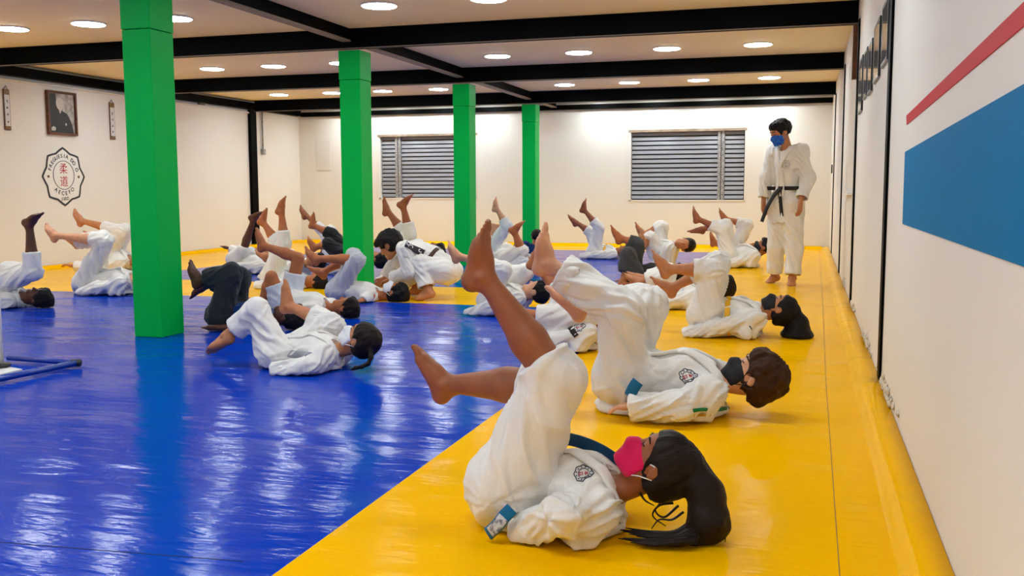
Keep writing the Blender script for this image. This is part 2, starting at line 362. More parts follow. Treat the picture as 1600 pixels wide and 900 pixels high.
# portrait
y0, y1, z0, z1 = 10.80, 11.34, 1.80, 2.39
root = empty('portrait_frame', (XL, (y0+y1)/2, (z0+z1)/2)); tag(root, 'brown framed black and white portrait of a bald person in a dark robe', 'picture')
bm = bmesh.new(); f = .03
for lo, hi in [((XL, y0, z0), (XL+.05, y0+f, z1)), ((XL, y1-f, z0), (XL+.05, y1, z1)), ((XL, y0+f, z0), (XL+.05, y1-f, z0+f)), ((XL, y0+f, z1-f), (XL+.05, y1-f, z1))]: bm_box(bm, lo, hi, .006)
rel(bm_done('frame', bm, M['wood']), root)
rel(box('print', (XL+.004, y0+f, z0+f), (XL+.02, y1-f, z1-f), M['photo_grey']), root)
PO = (XL+.0203, (y0+y1)/2, (z0+z1)/2)
bm = bmesh.new()
bm_prism(bm, [(-.235, -.262), (-.235, .255), (-.10, .262), (-.09, .10), (.02, .03), (.10, -.0), (.17, -.10), (.20, -.18), (.215, -.262)], PO, ex, ey, en, .001)
rel(bm_done('portrait_robe', bm, M['photo_black']), root)
PO2 = (PO[0]+.0012, PO[1], PO[2])
for nm_, poly in [('portrait_head', [(-.03+.068*math.sin(a)*(1-.12*math.cos(a+math.pi)), .125+.085*math.cos(a)) for a in np.linspace(0, 2*math.pi, 28)[:-1]]),
    ('portrait_collar', [(-.05, .05), (.0, .05), (-.02, .0), (-.035, .0)]),
    ('portrait_hand', [(-.20, -.24), (-.13, -.24), (-.12, -.20), (-.16, -.18), (-.20, -.20)]),
    ('portrait_badge', [(.06, -.16), (.085, -.16), (.085, -.13), (.06, -.13)])]:
    bm = bmesh.new(); bm_prism(bm, poly, PO2, ex, ey, en, .001); rel(bm_done(nm_, bm, M['photo_skin']), root)
def scroll(pix, label, marks):
    c = [atX(x, y, XL) for x, y in pix]; ya, yb = c[0][1], c[1][1]; za, zb = c[2][2], c[0][2]
    root = empty('hanging_scroll', (XL, (ya+yb)/2, (za+zb)/2)); tag(root, label, 'scroll')
    h = zb-za; X0 = XL+.004
    rel(box('backing', (X0, ya, za), (X0+.010, yb, zb), M['wood'], None, .003), root)
    rel(box('top_band', (X0+.010, ya+.005, zb-h*.13), (X0+.014, yb-.005, zb-.01), M['ochre']), root)
    rel(box('bottom_band', (X0+.010, ya+.005, za+.01), (X0+.014, yb-.005, za+h*.10), M['ochre']), root)
    rel(box('scroll_paper', (X0+.010, ya+.016, za+h*.10), (X0+.013, yb-.010, zb-h*.13), M['paper']), root)
    rel(tube('hanging_cord', [(X0+.005, ya+(yb-ya)*.2, zb), (X0+.005, (ya+yb)/2, zb+.045), (X0+.005, yb-(yb-ya)*.2, zb)], .004, M['ink']), root)
    rn = random.Random(marks)
    for k in range(4):
        bm = bmesh.new()
        zc = za+h*(.22+.16*k); yc = (ya+yb)/2
        for q in range(3):
            a = rn.uniform(0, math.pi); l = .022; dx, dz = math.cos(a)*l, math.sin(a)*l*1.2; ox, oz = rn.uniform(-.008, .008), rn.uniform(-.012, .012)
            bm_tube(bm, [(X0+.014, yc+ox-dx*.5, zc+oz-dz*.5), (X0+.014, yc+ox+dx*.5, zc+oz+dz*.5)], .0035, 5)
        rel(bm_done('brush_mark', bm, M['ink']), root)
scroll([(3, 139), (13, 139), (6, 203)], 'narrow hanging scroll with dark brush marks at the far left of the left wall', 3)
scroll([(169, 160), (177, 160), (171, 218)], 'narrow hanging scroll right of the portrait, beside the nearest green column', 8)
tag(tube('conduit', [(XL+.02, y, 2.455) for y in (YN+.1, 6, 12, 15.7)]+[(XL+.03, 15.74, 2.44)], .016, M['wall']), 'cream conduit pipe running under the beam on the left wall', 'pipe')
for px, lab in [((85, 124), 'small dark junction box on the conduit above the portrait'), ((312, 159), 'small dark junction box on the conduit right of the nearest column')]:
    p = atX(px[0], px[1], XL); root = empty('junction_box', (XL, p[1], p[2])); tag(root, lab, 'junction box')
    rel(box('box_body', (XL+.001, p[1]-.07, p[2]-.05), (XL+.06, p[1]+.07, p[2]+.03), M['beamedge'], None, .006), root)
    rel(box('bracket', (XL+.001, p[1]-.14, p[2]-.005), (XL+.03, p[1]-.07, p[2]+.01), M['white'], None, .003), root)
p0 = atX(407, 172, XL); p1 = atX(408, 238, XL)
root = empty('wall_pipe', (XL, p0[1], p0[2])); tag(root, 'thin grey vertical pipe right of the black post on the left wall', 'pipe')
rel(tube('pipe', [(XL+.03, p0[1], 2.49), (XL+.03, p0[1], p1[2])], .016, M['alu2']), root)
rel(box('outlet_box', (XL+.001, p0[1]-.04, p1[2]-.04), (XL+.06, p0[1]+.05, p1[2]+.06), M['alu2'], None, .006), root)
# notice board plate on the back wall
a, b = atY(494, 219, YB), atY(517, 266, YB)
root = empty('notice_plate', ((a[0]+b[0])/2, YB, (a[2]+b[2])/2)); tag(root, 'pale notice plate with faint lines on the back wall by the left corner', 'notice')
rel(box('plate', (a[0], YB-.012, b[2]), (b[0], YB-.001, a[2]), M['pale'], None, .003), root)
for k in range(4): rel(box('slot', (a[0]+.03, YB-.016, b[2]+.1+k*.12), (b[0]-.02, YB-.012, b[2]+.108+k*.12), M['wall']), root)

# blue tube stand at the left edge
root = empty('display_stand', (-4.55, 4.5, 0)); tag(root, 'blue tubular floor stand with pale post at the left edge', 'stand')
q = [atZ(13, 559, .03), atZ(120, 567, .03), atZ(-70, 606, .03), atZ(-160, 585, .03)]
rel(tube('base_tube', [q[1], q[2]], .018, M['bluetube'], None, 12), root)
rel(tube('base_tube', [q[0], q[1]], .016, M['bluetube'], None, 12), root)
e = q[1]; rel(tube('end_cap', [(e[0]-.03, e[1]-.004, e[2]), (e[0]+.02, e[1]+.004, e[2])], .022, M['photo_black'], None, 12), root)
bm = bmesh.new(); bm_prism(bm, [(atZ(*t_, .01)[0], atZ(*t_, .01)[1]) for t_ in [(-160, 590), (-70, 602), (35, 577), (-30, 566)]], (0, 0, .004), (1, 0, 0), (0, 1, 0), (0, 0, 1), .008)
rel(bm_done('base_plate', bm, M['white']), root)
c0 = atZ(2, 573, .015)
rel(tube('post', [c0, (c0[0], c0[1], .5), (c0[0]-.01, c0[1], 1.5)], .016, M['white'], None, 12), root)
rel(tube('post_foot', [c0, (c0[0], c0[1], .035)], .05, M['photo_black'], None, 20), root)
# ================================================================== people
def V(*a): return np.array(a, dtype=float)
def unit(v): v = np.asarray(v, float); return v/(np.linalg.norm(v)+1e-12)
def smin(a, b, k):
    h = np.maximum(k-np.abs(a-b), 0)/k
    return np.minimum(a, b)-h*h*(k*.25)
class Field:
    """signed distance field on a grid, blended from tapered capsules, then turned into a quad mesh"""
    def __init__(s, h, k=.02, zmin=.004): s.h, s.k, s.zmin, s.ops = h, k, zmin, []
    def add(s, f, lo, hi, k=None, op='u'): s.ops.append((f, np.array(lo), np.array(hi), s.k if k is None else k, op))
    def cap(s, a, b, ra, rb, k=None, op='u', ax=None, q=1., cut=None, hollow=None):
        a, b = np.array(a, float), np.array(b, float); d = b-a; L2 = max(d@d, 1e-9)
        r = max(ra, rb)*(1/q if q < 1 else 1)
        A = None if ax is None else unit(ax)
        dn = unit(d)
        def f(X, Y, Z):
            x, y, z = X-a[0], Y-a[1], Z-a[2]
            t = np.clip((x*d[0]+y*d[1]+z*d[2])/L2, 0, 1)
            px, py, pz = x-t*d[0], y-t*d[1], z-t*d[2]
            if A is not None:
                m = (px*A[0]+py*A[1]+pz*A[2])*(q-1); px, py, pz = px+m*A[0], py+m*A[1], pz+m*A[2]
            D = np.sqrt(px*px+py*py+pz*pz)-(ra+(rb-ra)*t)
            if cut:
                pl = (x*dn[0]+y*dn[1]+z*dn[2])-math.sqrt(L2)
                if hollow: 
                    inner = np.maximum(D+hollow, -(pl+.07)); D = np.maximum(D, pl); D = np.maximum(D, -inner)
                else: D = np.maximum(D, pl)
            return D
        s.add(f, np.minimum(a, b)-r, np.maximum(a, b)+r, k, op)
    def ell(s, c, R, rad, k=None, op='u'):
        """R: 3x3 rows are the axes"""
        c = np.array(c, float); R = np.array(R, float); rad = np.array(rad, float); m = rad.max()
        def f(X, Y, Z):
            x, y, z = X-c[0], Y-c[1], Z-c[2]
            u = [(x*R[i][0]+y*R[i][1]+z*R[i][2]) for i in range(3)]
            k0 = np.sqrt(sum((u[i]/rad[i])**2 for i in range(3))); k1 = np.sqrt(sum((u[i]/rad[i]**2)**2 for i in range(3)))+1e-6
            return k0*(k0-1)/k1
        s.add(f, c-m, c+m, k, op)
    def slab(s, c, n, half): s.add(('slab', np.array(c), unit(n), half), c, c, 0, 'i')
    def build(s):
        un = [o for o in s.ops if o[4] == 'u']; h = s.h
        lo = np.min([o[1] for o in un], 0)-3*h-.01; hi = np.max([o[2] for o in un], 0)+3*h+.01
        lo[2] = max(lo[2], (s.zmin if s.zmin is not None else -9)-3*h)
        n = np.ceil((hi-lo)/h).astype(int)+1
        ax = [(lo[i]+h*np.arange(n[i])).astype(np.float32) for i in range(3)]
        D = np.full(n, 1., np.float32)
        for f, a, b, k, op in s.ops:
            if op == 'i':
                _, c, nn, half = f
                D = np.maximum(D, np.abs((ax[0][:, None, None]-c[0])*nn[0]+(ax[1][None, :, None]-c[1])*nn[1]+(ax[2][None, None, :]-c[2])*nn[2])-half); continue
            pad = k+2*h
            i0 = np.clip(np.floor((a-pad-lo)/h).astype(int), 0, n-1); i1 = np.clip(np.ceil((b+pad-lo)/h).astype(int)+1, 1, n)
            if np.any(i1 <= i0): continue
            sl = tuple(slice(p, q) for p, q in zip(i0, i1))
            d = f(ax[0][sl[0]][:, None, None], ax[1][sl[1]][None, :, None], ax[2][sl[2]][None, None, :]).astype(np.float32)
            if op == 'u': D[sl] = smin(D[sl], d, max(k, 1e-5))
            elif op == 's': D[sl] = -smin(-D[sl], d, max(k, 1e-5))
            elif op == 'c': D[sl] = np.maximum(D[sl], d)
        if s.zmin is not None: D = np.maximum(D, (s.zmin-ax[2])[None, None, :])
        D[0] = D[-1] = 1; D[:, 0] = D[:, -1] = 1; D[:, :, 0] = D[:, :, -1] = 1
        I = D < 0
        c = np.zeros(n-1, np.int8)
        for dx in (0, 1):
            for dy in (0, 1):
                for dz in (0, 1): c += I[dx:n[0]-1+dx, dy:n[1]-1+dy, dz:n[2]-1+dz]
        act = (c > 0) & (c < 8); idx = np.argwhere(act)
        cid = np.full(n-1, -1, np.int64); cid[act] = np.arange(len(idx))
        acc = np.zeros((len(idx), 3)); cnt = np.zeros(len(idx))
        C8 = np.array([(x, y, z) for x in (0, 1) for y in (0, 1) for z in (0, 1)])
        vals = [D[tuple((idx+o).T)] for o in C8]
        for p in range(8):
            for q in range(p+1, 8):
                df = C8[q]-C8[p]
                if np.abs(df).sum() != 1: continue
                m = (vals[p] < 0) != (vals[q] < 0)
                t = vals[p][m]/(vals[p][m]-vals[q][m])
                acc[m] += C8[p]+t[:, None]*df; cnt[m] += 1
        verts = lo+h*(idx+acc/cnt[:, None])
        faces = []
        for a in range(3):
            b_, c_ = (a+1) % 3, (a+2) % 3
            s0 = [slice(1, -1)]*3; s1 = [slice(1, -1)]*3; s0[a] = slice(0, -1); s1[a] = slice(1, None)
            A, B = I[tuple(s0)], I[tuple(s1)]
            for flip, msk in ((0, A & ~B), (1, ~A & B)):
                e = np.argwhere(msk)
                if not len(e): continue
                off = np.array([1, 1, 1]); off[a] = 0; e = e+off
                def g(db, dc):
                    o = np.zeros(3, int); o[b_] = db; o[c_] = dc; return cid[tuple((e+o).T)]
                Q = [g(-1, -1), g(0, -1), g(0, 0), g(-1, 0)]
                if flip: Q = Q[::-1]
                faces.append(np.stack(Q, 1))
        return verts, np.concatenate(faces)

_rs = np.random.RandomState(7); _LAT = _rs.rand(32, 32, 32).astype(np.float32)*2-1
def noise3(P):
    """smooth lattice noise, -1..1"""
    i = np.floor(P).astype(int); f = P-i; f = f*f*(3-2*f); r = 0
    for dx in (0, 1):
        for dy in (0, 1):
            for dz in (0, 1):
                w_ = (f[:, 0] if dx else 1-f[:, 0])*(f[:, 1] if dy else 1-f[:, 1])*(f[:, 2] if dz else 1-f[:, 2])
                r = r+w_*_LAT[(i[:, 0]+dx) % 32, (i[:, 1]+dy) % 32, (i[:, 2]+dz) % 32]
    return r
def mesh_np(name, verts, faces, mat, parent, smooth=True):
    me = bpy.data.meshes.new(name)
    me.vertices.add(len(verts)); me.vertices.foreach_set('co', np.asarray(verts, np.float32).ravel())
    me.loops.add(faces.size); me.loops.foreach_set('vertex_index', faces.astype(np.int32).ravel())
    me.polygons.add(len(faces)); me.polygons.foreach_set('loop_start', np.arange(0, faces.size, 4, dtype=np.int32))
    try: me.polygons.foreach_set('loop_total', np.full(len(faces), 4, np.int32))
    except Exception: pass
    me.polygons.foreach_set('use_smooth', [smooth]*len(faces)); me.update(calc_edges=True); me.validate()
    o = link(name, me, mat); rel(o, parent); return o
def normals(v, f):
    a, b = v[f[:, 2]]-v[f[:, 0]], v[f[:, 3]]-v[f[:, 1]]; fn = np.cross(a, b); N = np.zeros_like(v)
    for k in range(4):
        for c in range(3): N[:, c] += np.bincount(f[:, k], fn[:, c], len(v))
    return N/(np.linalg.norm(N, axis=1)[:, None]+1e-12)
def relax(v, f, it=1, lam=.5):
    for _ in range(it):
        S_ = np.zeros_like(v); C_ = np.zeros(len(v))
        for k in range(4):
            for j in (1, 3):
                o = f[:, (k+j) % 4]
                for c in range(3): S_[:, c] += np.bincount(f[:, k], v[o, c], len(v))
                C_ += np.bincount(f[:, k], minlength=len(v))
        v = v+lam*(S_/np.maximum(C_, 1)[:, None]-v)
    return v
def wrinkle(v, f, segs, amp, seed, zmin=.004):
    """cloth folds: noise drawn out along each limb, sharpened into ridges.  segs: (a, b, freq_round, freq_along, weight)"""
    N = normals(v, f); best = np.full(len(v), 9.); D = np.zeros(len(v))
    W = np.zeros(len(v)); R = np.zeros(len(v))
    for i, sg in enumerate(segs):
        a, b, fr, fa, wt = sg[:5]
        d = b-a; L = np.linalg.norm(d); d = d/L; x = v-a; t = np.clip(x@d, 0, L); pr = x-t[:, None]*d; rr = np.linalg.norm(pr, axis=1)+1e-6
        e1 = unit(np.cross(d, [0.3, .2, 1])); e2 = np.cross(d, e1)
        ph = np.arctan2(pr@e2, pr@e1)+t*6.0
        w_ = np.exp(-(rr/.07)**1.5)+1e-5
        Pn = np.stack([np.cos(ph)*fr+seed*1.7+i*5.1, np.sin(ph)*fr+i*3.3, t*fa+seed], 1)
        n1 = noise3(Pn); n2 = noise3(Pn*2.1+9.)
        rid = .95-np.sqrt(n1*n1+.006)*3.0; rid = np.clip(rid, -.5, 1)
        val = wt*(.72*rid+.26*n2-.3)
        if len(sg) > 5: val = val*np.clip((L-x@d)/.09, .12, 1)
        W += w_; R += w_*val
    R /= W
    g = noise3(v*9+seed)*.5
    v2 = v+N*((R+g*.4)*amp*1.5)[:, None]
    v2[:, 2] = np.maximum(v2[:, 2], zmin)
    return v2

# --- people materials
def cloth(name, col, rough=.85, s=1): return node_mat(name, col, rough, .25, bump=[((160, 160, 160), .25*s, .002, 1), ((11, 11, 11), .6*s, .012, 4)], sheen=.15)
PM = {'gi': cloth('white_cotton', (.80, .775, .73)), 'gi_blue': cloth('bluish_white_cotton', (.70, .73, .80)), 'black': cloth('black_cotton', (.012, .012, .014)), 'jeans': cloth('black_denim', (.022, .025, .032)),
      'charcoal': cloth('charcoal_cotton', (.05, .052, .058)), 'grey': cloth('light_grey_check', (.52, .53, .57)), 'navy': cloth('navy_cloth', lin((8, 50, 105))),
      'beltblue': cloth('blue_belt_cloth', lin((0, 96, 140)), .7), 'beltblue2': cloth('deep_blue_belt_cloth', lin((0, 62, 100)), .7), 'beltblack': cloth('black_belt_cloth', (.014, .011, .010), .7),
      'beltbrown': cloth('brown_belt_cloth', (.07, .035, .018), .7), 'beltgrey': cloth('grey_belt_cloth', (.30, .30, .33), .7), 'beltyellow': cloth('yellow_belt_cloth', lin((230, 170, 10)), .7),
      'm_black': cloth('black_mask_cloth', (.010, .010, .013), .7), 'm_pink': cloth('magenta_mask_cloth', lin((215, 10, 85)), .7), 'm_white': cloth('white_mask_cloth', (.78, .78, .80), .7),
      'm_blue': node_mat('blue_mask_cloth', lin((10, 60, 190)), .7, var=(70, lin((5, 130, 200)), .45, .6)),
      'lining': cloth('collar_lining_cloth', (.62, .59, .55)), 'label': node_mat('woven_label', (.55, .57, .6), .6, var=((60, 60, 60), (.15, .16, .2), .45, .55)),  # lining: off-white cotton, a darker tone than the uniform cloth
      'lab_green': cloth('green_tape', lin((0, 120, 70)), .7), 'lab_gold': cloth('gold_tape', lin((190, 150, 30)), .7), 'lab_dark': cloth('dark_tape', (.03, .025, .03), .7), 'lab_white': cloth('white_tape', (.8, .8, .8)),
      'eye': node_mat('eye_dark', (.02, .012, .01), .15), 'loop': node_mat('mask_loop', (.8, .78, .8), .7)}
SKIN = {k: node_mat('skin_'+k, lin(c), .48, .4, bump=[((60, 60, 60), .12, .002, 3)], var=(18, lin(tuple(int(x*.9) for x in c)), .35, .7)) for k, c in
        {'tan': (196, 128, 84), 'light': (222, 160, 122), 'brown': (158, 92, 54), 'dark': (92, 52, 34), 'warm': (184, 108, 62)}.items()}
HAIR = {k: node_mat('hair_'+k, c, .5, .14, bump=[((50, 50, 260), .5, .004, 3)]) for k, c in {'black': (.010, .008, .008), 'brown': (.045, .018, .008), 'dark': (.016, .010, .008)}.items()}

def head_frame(crown, face):
    z = unit(crown); y = unit(np.array(face)-np.dot(face, z)*z); x = np.cross(y, z); return np.array([x, y, z])
def foot(F, A, toe, knee, s, sd, right, k=.012):
    d = unit(toe-A); l = unit(knee-A); n = l-np.dot(l, d)*d
    if np.linalg.norm(n) < .25: n = unit(np.cross(np.cross(d, sd), d)) if np.linalg.norm(n) < 1e-3 else n
    n = unit(n); e = np.cross(d, n)
    med = -1 if np.dot(e, sd)*(1 if right else -1) > 0 else 1       # towards the big toe
    P = lambda a, b, c: A+(d*a+n*b+e*(c*med))*s
    F.ell(P(-.034, -.038, 0), (d, n, e), np.array((.036, .033, .030))*s, k*1.6)
    F.cap(P(-.03, .02, 0), P(-.032, -.03, 0), .024*s, .028*s, k*1.5)
    F.cap(P(0, 0, 0), P(.06, -.020, .004), .036*s, .029*s, k*2)
    F.cap(P(.05, -.022, .006), P(.125, -.046, .008), .030*s, .021*s, k*2)
    F.cap(P(-.03, -.048, -.004), P(.09, -.050, -.022), .023*s, .021*s, k*2)
    F.cap(P(.01, -.038, .012), P(.125, -.050, .024), .020*s, .022*s, k*2)
    F.cap(P(.06, -.045, -.015), P(.112, -.052, -.026), .022*s, .017*s, k*2)
    F.ell(P(.002, .0, .034), (d, n, e), np.array((.015, .017, .012))*s, k); F.ell(P(-.004, -.006, -.033), (d, n, e), np.array((.015, .015, .012))*s, k)
    for i, (c, st, ln, r) in enumerate([(.030, .132, .052, .0135), (.011, .138, .046, .0095), (-.004, .132, .040, .009), (-.018, .124, .034, .0085), (-.031, .112, .028, .0085)]):
        F.cap(P(st, -.053, c), P(st+ln*.55, -.047, c), r*s, r*.9*s, k*.5); F.cap(P(st+ln*.55, -.047, c), P(st+ln, -.054, c), r*.9*s, r*.85*s, .004)
def hand(F, Wp, d, pn, s, right_thumb, curl=.5, k=.006):
    """Wp wrist, d direction to the fingers, pn palm normal, right_thumb: side vector the thumb leaves on"""
    d = unit(d); pn = unit(pn-np.dot(pn, d)*d); e = unit(np.cross(d, pn)); e = e if np.dot(e, right_thumb) > 0 else -e
    P = lambda a, b, c: Wp+(d*a+e*b+pn*c)*s
    for b in (-.022, -.008, .008, .022): F.cap(P(.01, b*.7, 0), P(.085, b*1.25, .0), .015*s, .0125*s, k*2)
    for b, L_, r in ((.030, .066, .0085), (.010, .074, .009), (-.010, .068, .0085), (-.029, .054, .0075)):
        c0 = P(.088, b, 0); a1 = curl*.6; p1 = c0+(d*math.cos(a1)+pn*math.sin(a1))*L_*.45*s
        a2 = a1+curl*.8; p2 = p1+(d*math.cos(a2)+pn*math.sin(a2))*L_*.32*s; a3 = a2+curl*.5; p3 = p2+(d*math.cos(a3)+pn*math.sin(a3))*L_*.25*s
        F.cap(c0, p1, r*1.05*s, r*s, k); F.cap(p1, p2, r*s, r*.92*s, .003); F.cap(p2, p3, r*.92*s, r*.8*s, .003)
    t0 = P(.022, .022, .006); t1 = P(.052, .046, .014); t2 = P(.082, .050, .022)
    F.cap(t0, t1, .014*s, .0105*s, k*2); F.cap(t1, t2, .0105*s, .0085*s, .003)

def ribbon_mesh(pts, nrm, width, thick, closed=False, taper=None):
    """solid strap along pts lying against a surface with normals nrm"""
    pts = np.array(pts); nrm = np.array(nrm); n = len(pts); bm = bmesh.new(); rings = []
    for i in range(n):
        t = unit(pts[min(i+1, n-1)]-pts[max(i-1, 0)]); N = unit(nrm[i]-np.dot(nrm[i], t)*t); B = np.cross(t, N)
        w_ = (width if taper is None else width*taper[i])/2
        rings.append([bm.verts.new(Vector(pts[i]+B*sx*w_+N*sz)) for sx, sz in ((-1, -thick*.4), (-1, thick*.55), (-.8, thick), (.8, thick), (1, thick*.55), (1, -thick*.4))])
    for a, b in zip(rings, rings[1:]):
        for k in range(6): bm.faces.new((a[k], b[k], b[(k+1) % 6], a[(k+1) % 6]))
    bm.faces.new(rings[0]); bm.faces.new(rings[-1][::-1])
    for v_ in bm.verts: v_.co.z = max(v_.co.z, .0015)
    return bm
def catmull(P_, m=8):
    P_ = [np.array(p, float) for p in P_]; Q = [2*P_[0]-P_[1]]+P_+[2*P_[-1]-P_[-2]]; out = []
    for i in range(1, len(Q)-2):
        for t in np.linspace(0, 1, m, endpoint=False):
            a, b, c, d = Q[i-1:i+3]; out.append(.5*((2*b)+(c-a)*t+(2*a-5*b+4*c-d)*t*t+(3*b-a-3*c+d)*t**3))
    return out+[P_[-1]]
class Surf:
    """a garment's surface, for laying collars, belts, labels and crests on it"""
    def __init__(s, v, f): s.t = BVHTree.FromPolygons([Vector(p) for p in v], f.tolist())
    def near(s, p):
        l, n, i, d = s.t.find_nearest(Vector(p)); return np.array(l), np.array(n)
    def pick(s, x, y):
        v = ray(x, y); l, n, i, d = s.t.ray_cast(Vector(CP), Vector(v)); return (None, None) if l is None else (np.array(l), np.array(n))
def surf_ribbon(name, surf, path, width, thick, mat, parent, m=8, off=0, taper=None):
    P_ = catmull(path, m); A = [surf.near(p) for p in P_]
    pts = np.array([a[0] for a in A]); nr = np.array([a[1] for a in A])
    for _ in range(3): pts[1:-1] = (pts[:-2]+2*pts[1:-1]+pts[2:])/4; nr[1:-1] = (nr[:-2]+2*nr[1:-1]+nr[2:])/4
    pts = pts+nr*off
    o = bm_done(name, ribbon_mesh(pts, nr, width, thick, taper=taper), mat, None, True); rel(o, parent); return o
def pick_ribbon(name, surf, pix, width, thick, mat, parent, off=0, m=5):
    P_ = [surf.pick(*p)[0] for p in pix]; P_ = [p for p in P_ if p is not None]
    if len(P_) < 2: return None
    return surf_ribbon(name, surf, P_, width, thick, mat, parent, m, off)
def crest(surf, x, y, rad, root, updir, name='crest', simple=False, mat=None):
    """round club crest printed on the chest: scalloped outline, ring and strokes"""
    c, n = surf.pick(x, y)
    if c is None: return
    u = unit(np.array(updir)-np.dot(updir, n)*n); r_ = np.cross(u, n)
    pr = lambda a, b: c+(r_*a+u*b)*rad
    bm = bmesh.new()
    def strip(path, wd):
        A = [surf.near(p) for p in path]
        b2 = ribbon_mesh([a[0]+a[1]*.0012 for a in A], [a[1] for a in A], wd, .0016); me = bpy.data.meshes.new('tmp'); b2.to_mesh(me); b2.free(); bm.from_mesh(me); bpy.data.meshes.remove(me)
    sc = scallop(1, 1, 8, .06, 48); strip([pr(*q) for q in sc+[sc[0], sc[1]]], rad*.09)
    o = bm_done(name, bm, mat or M['navyink'], None, False); rel(o, root)
    bm = bmesh.new(); cc = circ(.56, .56, 28); strip([pr(*q) for q in cc+[cc[0]]], rad*.06); rel(bm_done('crest_ring', bm, mat or M['navyink'], None), root)
    bm = bmesh.new()
    rn = random.Random(5)
    for k in range(12):
        a = k*math.pi/6+.2; strip([pr(.74*math.sin(a), .74*math.cos(a)), pr(.74*math.sin(a+.14), .74*math.cos(a+.14))], rad*.13)
    o = bm_done('crest_lettering', bm, mat or M['navyink'], None); rel(o, root); o['kind'] = 'stuff'
    bm = bmesh.new()
    for (a, b, c_, d_) in ((-.2, .34, .2, .34), (0, .44, 0, .08), (-.26, .18, .26, .18), (-.2, -.12, .2, -.12), (-.12, -.2, -.12, -.42), (.12, -.2, .12, -.42), (-.2, -.44, .24, -.44)): strip([pr(a, b), pr((a+c_)/2, (b+d_)/2), pr(c_, d_)], rad*.08)
    o = bm_done('crest_characters', bm, M['redink'] if mat is None else mat, None); rel(o, root); o['kind'] = 'stuff'

